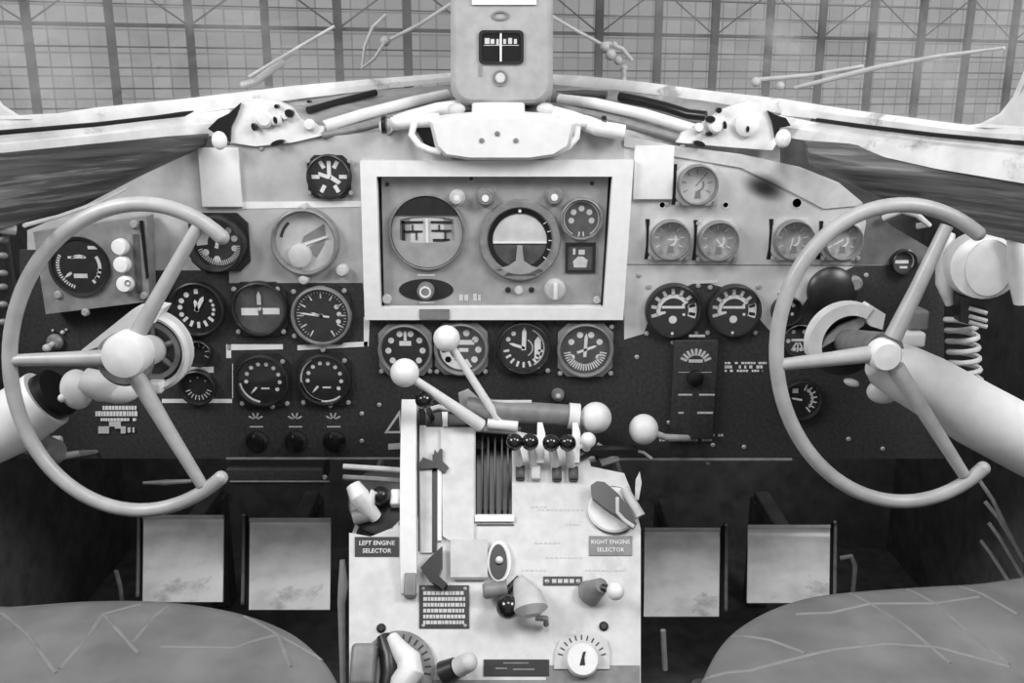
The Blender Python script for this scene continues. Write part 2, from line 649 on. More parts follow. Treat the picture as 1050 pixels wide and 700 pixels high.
# ------------------------------------------------------------------ wipers outside the glass
t = thing('windscreen_wiper', P(255, 80, .24), 'thin pale windscreen wiper slanting over the left windscreen', 'wiper')
B().tube(pl([(343, 27, .3), (300, 52, .28), (255, 79, .25)]), .0028, 8).build('arm', PALE, t)
B().tube(pl([(290, 63, .285), (262, 84, .265), (247, 88, .26)]), .006, 8).build('blade', PALE, t)
B().tube(pl([(298, 57, .29), (265, 76, .27)]), .0018, 8).build('rod', MIDG, t)
t = thing('wiper_linkage', P(372, 74, .36), 'bent wiper linkage with looped end left of the compass', 'wiper linkage')
B().tube(pl([(462, 4, .42), (430, 25, .41), (397, 42, .40)]), .0032, 8).build('arm', PALE, t)
B().tube(pl([(396, 15, .4), (382, 28, .4), (374, 48, .39), (371, 70, .38), (384, 60, .38), (394, 44, .39)]), .0032, 8).build('hose', PALE, t)
B().ball(P(395, 42, .398), .009).build('joint', PALE, t)
t = thing('wiper_linkage', P(640, 70, .34), 'knobbly wiper linkage joint right of the compass', 'wiper linkage')
B().tube(pl([(565, 16, .42), (592, 32, .41), (618, 46, .40)]), .0032, 8).build('arm', PALE, t)
b = B()
for x, y, r_ in [(620, 48, .009), (626, 56, .010), (634, 62, .008), (640, 70, .007), (630, 46, .006)]:
    b.ball(P(x, y, .395), r_)
b.tube(pl([(622, 44, .395), (638, 50, .395), (648, 62, .395)]), .004, 8)
b.tube([P(640, 70, .395), P(640, 88, .33)], .004, 8).build('joint', PALE, t)
t = thing('windscreen_wiper', P(775, 84, .22), 'long pale windscreen wiper low across the right windscreen', 'wiper')
B().tube(pl([(1030, 49, .02), (960, 58, .1), (900, 69, .15), (840, 84, .21), (815, 90, .23)]), [.002, .003, .004, .004, .003], 8).build('arm', PALE, t)
B().tube(pl([(775, 82, .26), (830, 77, .23), (885, 68, .18)]), [.004, .003, .003], 8).build('blade', PALE, t)
B().ball(P(775, 84, .255), .008).ball(P(800, 88, .24), .007).build('pivot', PALE, t)

# ------------------------------------------------------------------ side coamings
def coaming(name, label, top, bot, m):
    rows = []
    for k in range(7):
        u = k / 6
        rows.append(pl([(a[0] * (1 - u) + c[0] * u, a[1] * (1 - u) + c[1] * u, a[2] * (1 - u) + c[2] * u - .02 * math.sin(math.pi * u)) for a, c in zip(top, bot)]))
    o = B().loft(rows, Vector((0, .012, 0))).build(name, m)
    return tag(o, label, 'coaming')


ct = [(-80, 160, -.32), (0, 157, -.26), (60, 151, -.18), (120, 145, -.11), (170, 140, -.04), (212, 137, .01)]
cb_ = [(-80, 262, -.36), (0, 236, -.30), (60, 215, -.22), (110, 196, -.14), (160, 172, -.06), (208, 150, -.004)]
coaming('side_coaming', 'dark streaked coaming above the left control wheel', ext(ct, -1), ext(cb_, -1), COAM)
ct = [(826, 144, -.02), (870, 147, -.07), (920, 155, -.13), (980, 163, -.2), (1050, 172, -.28), (1130, 182, -.36)]
cb_ = [(832, 168, -.03), (880, 192, -.09), (925, 212, -.12), (980, 232, -.17), (1050, 250, -.25), (1130, 275, -.32)]
co = coaming('side_coaming', 'streaked grey coaming above the right control wheel', ext(ct, 1), ext(cb_, 1), COAM_LIT)
# bright edge strip under the left coaming
o = B().tube(pl([(25, 231, -.31), (60, 222, -.24), (100, 208, -.17), (128, 194, -.12)]), .0025, 8).build('edge_strip', PALE)
tag(o, 'thin bright edge strip below the left coaming', 'edge strip')

# ------------------------------------------------------------------ instrument panel
TH = Vector((0, .006, 0))
panel = thing('instrument_panel', P(512, 471, 0), 'wide grey and black cockpit instrument panel carrying the dials', 'instrument panel')
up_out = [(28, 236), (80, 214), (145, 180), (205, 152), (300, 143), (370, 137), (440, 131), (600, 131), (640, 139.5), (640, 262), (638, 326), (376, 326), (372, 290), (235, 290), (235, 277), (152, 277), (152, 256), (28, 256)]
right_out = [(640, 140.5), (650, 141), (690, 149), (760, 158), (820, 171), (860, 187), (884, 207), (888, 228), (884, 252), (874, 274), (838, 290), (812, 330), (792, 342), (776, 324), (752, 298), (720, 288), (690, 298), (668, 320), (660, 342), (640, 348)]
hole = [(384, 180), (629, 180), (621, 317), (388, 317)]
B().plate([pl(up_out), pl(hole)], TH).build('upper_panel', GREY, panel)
B().plate([pl(right_out)], TH).build('right_panel', GREY_LIT, panel, 'lit grey right hand panel')
side_out = [(884, 207), (915, 232), (966, 262), (966, 268), (874, 274), (884, 252), (888, 228)]
B().plate([pl(side_out)], TH).build('side_panel', SIDEP, panel, 'darker grey panel inside the right wheel')
lo_out = [(20, 256), (152, 256), (152, 277), (235, 277), (235, 290), (372, 290), (376, 326), (638, 326), (640, 348)] + right_out[:8:-1] + [(968, 268), (968, 470), (640, 471), (412, 471), (235, 470), (20, 470)]  # grey-to-black edge drawn where the panel falls off into shade
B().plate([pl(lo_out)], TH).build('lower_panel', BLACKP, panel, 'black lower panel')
# pale curved top rail of the right half
a_ = [(640, 139), (690, 150), (760, 159), (820, 173), (862, 189), (884, 207)]
b_ = [(640, 150), (690, 160), (760, 172), (810, 196), (845, 214), (878, 211)]
B().loft([[P(x, y, -.003) for x, y in a_], [P(x, y, -.003) for x, y in b_]], Vector((0, .003, 0))).build('top_rail', PALE, panel, 'pale curved rail along the right top edge')
# bottom lip
B().tube([P(232, 470, -.004), P(412, 470, -.004)], .0022, 8).build('bottom_lip', MIDG, panel)
B().tube([P(614, 471, -.004), P(812, 471, -.004)], .0026, 8).build('bottom_lip', MIDG, panel)
# painted white border strips
for pts in ([(248, 207), (370, 206), (370, 212), (248, 214)], [(233, 353), (290, 353), (290, 358), (233, 359)], [(305, 354), (377, 350), (377, 355), (305, 359)],
            [(232, 353), (237, 353), (237, 367), (232, 367)], [(373, 325), (379, 325), (378, 355), (373, 355)], [(166, 409), (238, 409), (238, 413), (166, 413)], [(191, 376), (219, 376), (219, 382), (191, 382)],
            [(238, 373), (239, 373), (239, 408), (238, 408)]):
    B().plate([[P(x, y, -.0008) for x, y in pts]], Vector((0, .0006, 0))).build('border_strip', WHITE, panel)
# white frame round the gyro panel
fo = [(369, 165), (650, 164), (639, 328), (374, 328)]
fi = [(386, 181), (628, 181), (619, 316), (390, 316)]
B().plate([[P(x, y, -.016) for x, y in fo], [P(x, y, -.016) for x, y in fi]], Vector((0, .016, 0))).build('white_frame', WHITE, panel, 'broad white frame round the gyro panel')
B().plate([[P(x, y, -.018) for x, y in [(430, 317), (461, 317), (461, 327), (430, 327)]]], Vector((0, .002, 0))).build('catch', MIDG, panel)
# screws of the panel
for x, y in [(653, 366), (724, 352), (690, 351), (763, 458), (731, 456), (686, 433), (720, 433), (655, 282), (888, 282), (716, 229), (684, 209), (726, 474), (371, 424), (371, 452), (389, 415), (800, 300), (253, 146), (268, 152), (320, 200), (470, 440), (700, 150), (835, 160), (870, 450), (905, 460)]:
    c = P(x, y, 0)
    B().lathe(c, OUT, [(.0036, 0), (.0036, .001), (.0026, .002), (0, .0024)], 12).build('screw', SCREW, panel)
B().tube([P(640, 271, -.0004), P(770, 271.5, -.0004), P(905, 272, -.0004)], .0007, 6).build('seam_line', MIDG, panel)
B().plate([[P(x, y, -.0008) for x, y in [(708, 288.5), (736, 287), (736, 290), (708, 291)]]], Vector((0, .0006, 0))).build('border_strip', PALE, panel)
tri, tri2 = [(394, 444), (410, 420), (412, 444)], [(398, 442), (409, 426), (410, 442)]
B().plate([[P(x, y, -.0006) for x, y in tri], [P(x, y, -.0006) for x, y in tri2]], Vector((0, .0005, 0))).build('triangle_mark', MARKD, panel)
B().plate([[P(x, y, -.0006) for x, y in [(398, 455), (412, 454), (412, 460), (398, 461)]]], Vector((0, .0005, 0))).build('caption_patch', MARKD, panel)
c = P(572, 404, 0)
B().lathe(c, OUT, [(.010, 0), (.010, .004), (.008, .009), (0, .011)], 20).build('push_button', MIDG, panel)
B().ball(c + OUT * .011, .0045).build('button_cap', PALE, panel)
# soft patch of shade painted on the right panel
ST = bpy.data.materials.new('shade_patch')
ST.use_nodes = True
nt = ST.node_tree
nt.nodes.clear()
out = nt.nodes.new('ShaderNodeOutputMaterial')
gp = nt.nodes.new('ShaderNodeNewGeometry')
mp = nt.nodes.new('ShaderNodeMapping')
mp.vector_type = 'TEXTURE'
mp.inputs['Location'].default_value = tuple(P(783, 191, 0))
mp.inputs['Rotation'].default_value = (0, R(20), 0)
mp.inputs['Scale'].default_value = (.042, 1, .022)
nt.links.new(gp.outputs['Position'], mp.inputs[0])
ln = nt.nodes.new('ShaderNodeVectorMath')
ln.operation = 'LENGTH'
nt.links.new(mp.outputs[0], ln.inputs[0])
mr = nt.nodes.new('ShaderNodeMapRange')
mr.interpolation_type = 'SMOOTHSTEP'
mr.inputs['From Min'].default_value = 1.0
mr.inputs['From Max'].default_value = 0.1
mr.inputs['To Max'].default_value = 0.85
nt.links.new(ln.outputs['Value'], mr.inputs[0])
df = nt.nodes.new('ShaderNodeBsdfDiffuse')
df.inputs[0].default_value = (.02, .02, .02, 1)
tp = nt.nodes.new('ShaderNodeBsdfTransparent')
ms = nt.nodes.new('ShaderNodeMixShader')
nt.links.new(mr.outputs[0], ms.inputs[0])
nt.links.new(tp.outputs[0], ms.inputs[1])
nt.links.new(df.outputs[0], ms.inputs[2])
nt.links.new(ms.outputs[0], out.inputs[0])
B().loft([[P(735, 160, -.0035), P(832, 160, -.0035)], [P(735, 222, -.0035), P(832, 222, -.0035)]]).build('shade_patch', ST, panel, 'dark painted shade near the top right')
# open holes in the pale panel
for x, y, r_ in [(679, 210, 2.8), (744, 210, 2.6), (817, 208, 4.6)]:
    c = P(x, y, 0)
    B().ring(c, OUT, [(S(c) * r_, .0), (S(c) * (r_ + 1.2), 0), (S(c) * (r_ + 1.2), .001), (S(c) * r_, .001)], 16).build('hole_rim', PALE, panel)
    B().lathe(c, OUT, [(S(c) * r_, .0003), (0, .0003)], 16).build('hole', BLACK, panel)
# recessed gyro tray behind the frame
B().plate([[P(x, y, .02) for x, y in [(384, 180), (629, 180), (621, 317), (388, 317)]]], TH).build('tray', DARK, panel)
# ------------------------------------------------------------------ dials
def add_marks(b, c, r, spec, x=X, y=Z, n=OUT, h=0.0):
    def at(u, v, e=0.0):
        return c + x * (u * r) + y * (v * r) + n * (h + e)

    def quad(u, v, du, dv, wu, wv):   # centre, half length along d, half width
        a = math.hypot(du, dv)
        ex, ey = du / a, dv / a
        pts = []
        for s1, s2 in ((-1, -1), (1, -1), (1, 1), (-1, 1)):
            pts.append(at(u + ex * s1 * wu - ey * s2 * wv, v + ey * s1 * wu + ex * s2 * wv))
        b.plate([pts], n * .0004)
    for s in spec:
        k = s[0]
        if k == 'ticks':
            _, m, a0, a1, ri, ro, wd = s
            for i in range(m):
                a = R(a0 + (a1 - a0) * i / max(1, m - 1))
                quad(math.sin(a) * (ri + ro) / 2, math.cos(a) * (ri + ro) / 2, math.sin(a), math.cos(a), (ro - ri) / 2, wd / 2)
        elif k == 'nums':
            _, ls, a0, a1, rr, sz = s
            for i, tx in enumerate(ls):
                a = R(a0 + (a1 - a0) * i / max(1, len(ls) - 1))
                b.text(str(tx), at(math.sin(a) * rr, math.cos(a) * rr), sz * r, x, y, n)
        elif k == 'dots':
            _, m, a0, a1, rr, sz = s
            for i in range(m):
                a = R(a0 + (a1 - a0) * i / max(1, m - 1))
                b.lathe(at(math.sin(a) * rr, math.cos(a) * rr), n, [(sz * r, 0), (sz * r, .0004)], 10)
        elif k == 'arc':
            _, a0, a1, ri, ro = s
            m = max(4, int(abs(a1 - a0) / 6))
            aa = [R(a0 + (a1 - a0) * i / m) for i in range(m + 1)]
            b.loft([[at(math.sin(a) * ri, math.cos(a) * ri) for a in aa], [at(math.sin(a) * ro, math.cos(a) * ro) for a in aa]], n * .0004)
        elif k == 'text':
            b.text(s[1], at(s[2], s[3]), s[4] * r, x, y, n)
        elif k == 'bar':
            quad(s[1], s[2], 1, 0, s[3] / 2, s[4] / 2)
        elif k == 'hand':                # angle, length, width, tail
            a = R(s[1])
            ex, ey = math.sin(a), math.cos(a)
            l, wd, tl = s[2], s[3] / 2, s[4]
            pts = [at(-ex * tl + ey * wd, -ey * tl - ex * wd), at(-ex * tl - ey * wd, -ey * tl + ex * wd), at(ex * l * .75 - ey * wd, ey * l * .75 + ex * wd), at(ex * l, ey * l), at(ex * l * .75 + ey * wd, ey * l * .75 - ex * wd)]
            b.plate([pts], n * .0005)
        elif k == 'poly':
            b.plate([[at(u, v) for u, v in s[1]]], n * .0004)


def dial(px, py, rp_, label, spec, hands=(), face=FACE, bez=BEZEL, mk=MARK, Y=0.0, h=.011, square=0.0, sqm=None, screws=(), name='dial_gauge', cat='dial', group=None, glass=True, spec2=(), mk2=MARKD, rimw=.13, n=OUT, x=X, y=Z, c=None, hm=None):
    c = P(px, py, Y) if c is None else c
    r = S(c) * rp_
    t = thing(name, c, label, cat, group)
    fr_ = r * (1 - rimw)
    if square:
        hw_ = r * square
        k = hw_ * .35
        pts = [(-hw_, -hw_ + k), (-hw_ + k, -hw_), (hw_ - k, -hw_), (hw_, -hw_ + k), (hw_, hw_ - k), (hw_ - k, hw_), (-hw_ + k, hw_), (-hw_, hw_ - k)]
        B().plate([[c + x * u + y * v for u, v in pts], [c + x * (fr_ * math.cos(a)) + y * (fr_ * math.sin(a)) for a in [2 * math.pi * k / 32 for k in range(32)]]], n * .005).build('flange', sqm or bez, t)
    for sx, sy in screws:
        cc = c + x * (sx * r) + y * (sy * r) + n * (.005 if square else 0)
        B().lathe(cc, n, [(.0038, 0), (.0038, .001), (.0028, .0024), (0, .0027)], 12).build('screw', SCREW, t)
    B().ring(c, n, [(fr_, 0), (r, 0), (r, h * .6), (r * .97, h), (r * .92, h * 1.08), (fr_, h * .7)], 48).build('bezel', bez, t)
    B().lathe(c, n, [(fr_ * 1.02, .0005), (fr_ * 1.02, h * .25), (0, h * .25)], 48).build('face', face, t)
    b = B(); add_marks(b, c, fr_, spec, x, y, n, h * .25)
    if b.v:
        b.build('markings', mk, t, smooth=False)
    if spec2:
        b = B(); add_marks(b, c, fr_, spec2, x, y, n, h * .25 + .0003)
        b.build('markings', mk2, t, smooth=False)
    for hd in hands:
        b = B(); add_marks(b, c, fr_, [('hand',) + hd], x, y, n, h * .45)
        b.lathe(c, n, [(fr_ * .07, h * .3), (fr_ * .07, h * .55), (0, h * .55)], 12)
        b.build('pointer', hm or mk, t, smooth=False)
    if glass:
        B().lathe(c, n, [(fr_, h * .62), (fr_, h * .68), (0, h * .70)], 40).build('cover_glass', DG, t)
    return t


# --- left half of the panel
dial(338, 181, 23, 'small black dial with stubby white marks high left of the white frame',
     [('ticks', 6, -150, 150, .5, .9, .2), ('poly', [(-.1, -.1), (.1, -.1), (.1, .8), (-.1, .8)]), ('poly', [(-.1, .1), (-.55, .25), (-.55, .05), (-.1, -.1)]), ('poly', [(.1, .1), (.6, -.25), (.45, -.4), (.0, -.1)])],
     square=.95, screws=[(.95, .7), (.95, -.7), (-.9, .7), (-.9, -.7)])
dial(226, 248, 29, 'deep-cased black dial half hidden behind the upper end of the left control wheel rim',
     [('ticks', 26, 100, 250, .72, .92, .035), ('dots', 3, 40, 110, .66, .13), ('dots', 2, 190, 235, .68, .14), ('arc', 262, 340, .45, .9)], hands=[(20, .7, .14, .2)], square=1.04, h=.03, face=FACE, sqm=BEZEL)
t = dial(314, 247, 35, 'large pale turn indicator dial with a tilted dark bar left of the white frame',
         [('arc', -80, -40, .78, .88)], face=PALE, bez=BEZELG, mk=BEZEL, h=.016, rimw=.14,
         spec2=[('poly', [(-.15, -.05), (.68, .22), (.66, .60), (-.05, .18)]), ('poly', [(.1, -.2), (.66, .12), (.62, -.1), (.35, -.55), (.28, -.5)])], mk2=MIDG, name='turn_indicator', cat='gauge')
c = P(314, 247, 0); r = S(c) * 30
B().plate([[c + X * (r * u) + Z * (r * v) + OUT * .006 for u, v in [(-.02, -.05), (.75, .20), (.76, .14), (0, -.12)]]], OUT * .001).build('pointer', WHITE, t)
B().lathe(c + X * (-.2 * r) + Z * (-.48 * r) + OUT * .004, OUT, [(r * .42, 0), (r * .40, .006), (r * .3, .008), (0, .008)], 28).build('counterweight', PALE, t)
for x, y, rr in [(352, 276, 6.5), (313, 285, 5.5), (314, 211, 3.5)]:
    B().lathe(P(x, y, 0), OUT, [(rr * .0014, 0), (rr * .0014, .012), (rr * .001, .016), (0, .017)], 18).build('knob', PALE, t)
dial(203, 316, 29, 'black clock dial with white hour marks right of the left wheel hub',
     [('dots', 2, -62, -35, .7, .11), ('bar', 0, .72, .16, .2), ('dots', 4, 60, 110, .66, .07), ('ticks', 5, 130, 230, .55, .8, .12), ('dots', 2, 250, 275, .7, .1)], hands=[(30, .62, .16, .1), (-8, .4, .14, .1)], name='panel_clock', cat='clock')
t = dial(267, 316, 29, 'dark turn and bank gauge with a vertical white needle and two white bars',
         [('bar', -.42, -.12, .68, .3), ('bar', .45, -.10, .68, .26)], mk=WHITE, hands=[(0, .75, .17, -.18)], hm=PALE, square=.96, sqm=BEZEL, face=DARKG, bez=BEZEL,
         screws=[(-.85, .72), (.68, .72), (-.8, -.82), (.8, -.82)], name='turn_and_bank_gauge', cat='gauge')
dial(330, 323, 31, 'black rate dial with fine white ticks and needle pointing left beside the white frame',
     [('ticks', 11, -150, 150, .66, .92, .05), ('ticks', 41, -150, 150, .84, .92, .02), ('dots', 3, 60, 110, .66, .09)], hands=[(-82, .85, .07, .3), (-70, .4, .06, 0)], bez=BEZELG, square=.98, sqm=BEZEL,
     screws=[(-.86, .82), (.8, .85), (-.92, -.68), (.0, -1.16)], rimw=.11)
for k, (x, y) in enumerate([(270, 389), (333, 388)]):
    dial(x, y, 28, ['left', 'right'][k] + ' one of the two black dials ringed by white dots below the white border strip',
         [('dots', 9, -95, 125, .70, .085), ('hand', 222, .80, .09, -.42), ('bar', .08, -.36, .34, .07), ('arc', 190, 262, .92, 1.0)] + ([('arc', 140, 330, .93, 1.02)] if k else []), bez=BEZEL, square=1.0, sqm=BEZEL, screws=[(.78, .72), (-.12 * k + .3, -1.0), (.85, -.88), (-.8, -.88)][0:4], rimw=.12, group='dotted dials below the border strip')
dial(205, 361, 14, 'tiny dark dial under the black clock', [('ticks', 7, -120, 120, .5, .85, .08)], mk=MARKD, glass=False)
dial(204, 396, 19, 'dark dial with grey scale above the lower white border strip', [('ticks', 9, 110, 250, .55, .85, .06), ('dots', 3, -50, 50, .6, .05)], mk=MARKD, glass=False)

# --- bottom row of the centre, under the white frame
dial(416, 358, 28, 'leftmost black dial in the row under the white frame, partly behind a lever ball',
     [('dots', 8, -130, 130, .72, .13), ('bar', 0, .28, .5, .2), ('bar', 0, .6, .12, .4), ('ticks', 2, -165, 165, .6, .9, .08)], bez=BEZELG, square=.97, sqm=MIDG, screws=[(.88, -.8), (-.9, -.8)])
dial(473, 357, 28, 'second dial in the row under the white frame, behind the upper lever ball',
     [('dots', 8, -130, 130, .72, .14), ('bar', .2, .28, .7, .2), ('bar', .1, -.05, .4, .16), ('arc', 150, 300, .5, .9), ('poly', [(-.3, -.5), (.1, -.5), (-.1, -.1)])], bez=BEZELG, face=DARKG, square=.97, sqm=MIDG, screws=[(.88, -.85), (-.9, -.85)])
dial(537, 356, 28, 'third dial in the row under the white frame, with bright side window',
     [('hand', -72, .66, .12, .05), ('hand', 2, .92, .18, .1), ('ticks', 9, 100, 260, .62, .86, .1), ('dots', 2, -60, -35, .75, .1), ('poly', [(.45, -.45), (.62, -.5), (.72, -.1), (.72, .35), (.6, .5), (.45, .3)])], square=.97, sqm=BEZEL, screws=[(.88, -.85)],
     spec2=[('arc', 25, 150, .35, .40), ('arc', 25, 150, .82, .88)])
dial(600, 358, 29, 'rightmost dial in the row under the white frame, with fine spoke marks',
     [('ticks', 22, 100, 260, .6, .88, .05), ('dots', 4, -60, 60, .66, .13), ('dots', 2, 120, 240, .62, .12), ('hand', 3, .7, .13, .3), ('hand', 70, .5, .1, .35)], bez=BEZELG, face=DARKG, square=.97, sqm=MIDG, screws=[(.9, .85), (.92, -.85), (-.88, -.85)])

# --- gyro unit inside the white frame
gy = thing('gyro_control_unit', P(505, 313, 0), 'grey gyro control panel inside the broad white frame', 'gyro panel')
gyo = [(391, 182), (624, 181), (616, 313), (394, 314)]
gyl = pl([(x, y, .004) for x, y in gyo])
B().plate([gyl], Vector((0, .012, 0))).build('plate', GYRO, gy)
B().tube([gyl[3] + OUT * .002, gyl[2] + OUT * .002], .0018, 8).build('edge_trim', PALE, gy)
GYY = .004
# directional gyro
c = P(438, 238, GYY); r = S(c) * 39
B().ring(c, OUT, [(r * .95, 0), (r, 0), (r, .006), (r * .97, .008), (r * .95, .006)], 56).build('bezel', BEZELG, gy, 'bezel of the directional gyro')
wo = [(r * math.cos(a) * .93, r * math.sin(a) * .93) for a in [2 * math.pi * k / 48 for k in range(48)]]
win = [(-.72, -.20), (-.70, .34), (-.4, .40), (0, .42), (.4, .40), (.70, .34), (.72, -.20), (.4, -.26), (0, -.28), (-.4, -.26)]
B().plate([[c + X * u + Z * v + OUT * .003 for u, v in wo], [c + X * (u * r) + Z * (v * r) + OUT * .003 for u, v in win]], Vector((0, .003, 0))).build('face', GYRO, gy)
B().plate([[c + X * u + Z * v + OUT * .0036 for u, v in wo if v > r * .36]], OUT * .002).build('hood', BEZEL, gy, 'dark hood over the gyro window')
dr = B().tube([c + X * (r * .7 * math.sin(a)) + OUT * (-.006 + .006 * math.cos(a)) for a in [R(-75 + 15 * k) for k in range(11)]], r * .40, 18)
B().loft([[c + X * (r * .74 * math.sin(R(a))) + Z * (r * v) + OUT * (-.004 + .005 * math.cos(R(a))) for a in range(-80, 81, 10)] for v in (-.30, .42)], Vector((0, .002, 0))).build('card', PALE, gy, 'pale curved compass card')
b = B()
for u0, u1, v0, v1 in [(-.68, -.10, .24, .30), (.1, .66, .24, .30), (-.62, -.12, .0, .05), (.12, .64, .02, .07), (.15, .60, -.24, -.17), (-.66, -.58, -.24, .3), (-.4, -.36, .05, .2), (.3, .34, .07, .2), (-.3, -.26, -.2, 0), (.46, .5, -.2, .02)]:
    b.plate([[c + X * (r * u) + Z * (r * v) + OUT * .0015 for u, v in [(u0, v0), (u1, v0), (u1, v1), (u0, v1)]]], OUT * .0006)
b.build('card_marks', BEZEL, gy)
B().box(c + Z * (r * .05) + OUT * .0042, r * .045, .001, r * .62).build('lubber_line', WHITE, gy)
# artificial horizon
c = P(533, 246, GYY); r = S(c) * 42
B().ring(c, OUT, [(r * .78, 0), (r, 0), (r, .005), (r * .96, .009), (r * .82, .009), (r * .78, .004)], 56).build('bezel', BEZELG, gy, 'bezel of the artificial horizon')
B().ring(c, OUT, [(r * .66, .0), (r * .785, .0), (r * .785, .0035), (r * .66, .002)], 56).build('ring', BLACK, gy, 'black ring round the horizon bar')
ri = r * .67
upm = [(ri * math.cos(a), ri * math.sin(a)) for a in [math.pi * k / 24 for k in range(25)]]
B().plate([[c + X * u + Z * (v - r * .04) + OUT * .0012 for u, v in upm]], Vector((0, .001, 0))).build('sky_half', PALE, gy, 'pale upper half of the horizon')
B().plate([[c + X * u + Z * (-v - r * .04) + OUT * .0012 for u, v in upm]], Vector((0, .001, 0))).build('ground_half', DARKG, gy, 'dark lower half of the horizon')
B().box(c - Z * (r * .05) + OUT * .0028, ri * 1.95, .0012, r * .05).build('horizon_bar', WHITE, gy)
sec = [(r * .95 * math.sin(R(a)), -r * .95 * math.cos(R(a))) for a in range(-40, 41, 8)] + [(.28 * r, -.62 * r), (.1 * r, -.5 * r), (.06 * r, -.12 * r), (-.06 * r, -.12 * r), (-.1 * r, -.5 * r), (-.28 * r, -.62 * r)]
B().plate([[c + X * u + Z * v + OUT * .0035 for u, v in sec]], OUT * .0055).build('index_post', GYRO, gy)
b = B(); add_marks(b, c, r, [('ticks', 5, 55, 125, .70, .80, .02), ('dots', 1, 0, 0, .72, .04)], h=.0045); b.build('markings', WHITE, gy)
# suction dial, ball window
t_ = dial(596, 224, 22, 'small grey dial at the top right inside the white frame', [('dots', 5, -100, 100, .55, .16), ('arc', -150, 150, .9, .96), ('ticks', 2, 172, 188, .7, .95, .08)], face=DARKG, bez=BEZELG, Y=GYY, mk=MARKD, cat='dial')
c = P(595, 264, GYY)
B().plate([[c + X * u + Z * v for u, v in [(-.022, -.022), (.022, -.022), (.022, .022), (-.022, .022)]], [c + X * u + Z * v for u, v in [(-.018, -.018), (.018, -.018), (.018, .018), (-.018, .018)]]], OUT * .003).build('window_frame', BEZEL, gy)
B().plate([[c + X * u + Z * v for u, v in [(-.018, -.018), (.018, -.018), (.018, .018), (-.018, .018)]]], OUT * .001).build('window_card', DARKG, gy)
b = B(); add_marks(b, c, .018, [('poly', [(-.5, -.8), (.5, -.8), (.6, -.2), (.2, .1), (-.2, .1), (-.6, -.3)]), ('bar', .1, .45, .5, .4), ('bar', -.5, .5, .2, .5)], h=.001); b.build('window_marks', MARKD, gy)
for x, y, rr, m in [(469, 202, 6.5, PALE), (498, 202, 8, BEZELG), (568, 201, 8, BEZELG)]:
    c = P(x, y, GYY); r = S(c) * rr
    B().lathe(c, OUT, [(r * 1.25, 0), (r * 1.25, .003), (r, .004), (r, .013), (r * .8, .016), (0, .0165)], 22).build('knob', m, gy)
    B().lathe(c, OUT, [(r * .45, .016), (r * .45, .0172), (0, .0175)], 14).build('knob_cap', WHITE, gy)
c = P(437, 297, GYY)
el = [(.040 * math.cos(a), .0165 * math.sin(a)) for a in [2 * math.pi * k / 32 for k in range(32)]]
B().plate([[c + X * u + Z * v for u, v in el]], OUT * .001).build('recess', BEZEL, gy, 'dark oval recess round the caging knob')
B().lathe(c, OUT, [(.0125, .001), (.0125, .012), (.010, .016), (0, .016)], 22).build('knob', BEZELG, gy)
B().ring(c, OUT, [(.006, .016), (.0085, .016), (.0085, .0172), (.006, .0172)], 18).build('knob_ring', WHITE, gy)
for x, y, rr, m in [(532, 297, 4.5, PALE), (569, 296, 11, PALE), (521, 297, 3, BEZEL), (545, 297, 3, BEZEL), (397, 306, 5, PALE), (612, 307, 4, PALE), (397, 189, 2, BEZEL), (607, 188, 2, BEZEL), (483, 183, 2, BEZEL)]:
    c = P(x, y, GYY); r = S(c) * rr
    B().lathe(c, OUT, [(r, 0), (r, .4 * r), (r * .8, r * .9), (0, r)], 22).build('knob' if rr > 4 else 'screw', m, gy)
    if rr == 11:
        B().box(c + OUT * (r * 1.05), r * .35, r * .5, r * 1.5, bev=.001).build('knob_grip', WHITE, gy)
b = B()
for x0, x1, y0, y1 in [(428, 446, 281, 283), (430, 445, 309, 311), (471, 475, 302, 308), (476, 480, 302, 308), (485, 489, 301, 308), (490, 493, 302, 308)]:
    b.plate([[P(x, y, GYY - .0004) for x, y in [(x0, y0), (x1, y0), (x1, y1), (x0, y1)]]], OUT * .0004)
b.build('caption_marks', MARKD, gy)

# --- right half of the panel
rl = ['pale faced dial on its own, above the row of small pale dials',
      'first pale dial from the left in the row of four right of the white frame', 'second pale dial from the left in the row of four right of the white frame',
      'third pale dial of the row, just left of the right control wheel rim', 'pale dial seen inside the right control wheel at its upper left']
for k, (x, y, r_) in enumerate([(714, 189, 21), (686, 245, 21), (735, 246, 21), (812, 245, 21), (862, 246, 20)]):  # pale faces stand in for hazy window reflections on the cover glass
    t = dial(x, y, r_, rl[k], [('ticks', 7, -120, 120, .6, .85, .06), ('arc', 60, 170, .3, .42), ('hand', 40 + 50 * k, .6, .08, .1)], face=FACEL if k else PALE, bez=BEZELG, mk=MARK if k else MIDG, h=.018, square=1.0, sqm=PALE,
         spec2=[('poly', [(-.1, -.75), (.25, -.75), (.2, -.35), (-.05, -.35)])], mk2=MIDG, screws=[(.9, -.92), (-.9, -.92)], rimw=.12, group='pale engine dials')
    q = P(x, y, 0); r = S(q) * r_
    B().plate([[q + X * (r * u) + Z * (r * v) for u, v in [(-1.18, -.98), (-.98, -.98), (-.98, .98), (-1.18, .98), (-1.12, .4), (-1.12, -.4)]]], OUT * .0012).build('side_shadow', BLACK, t, 'painted shadow left of the bezel')  # flat black strip painted as the cast shadow of the raised bezel
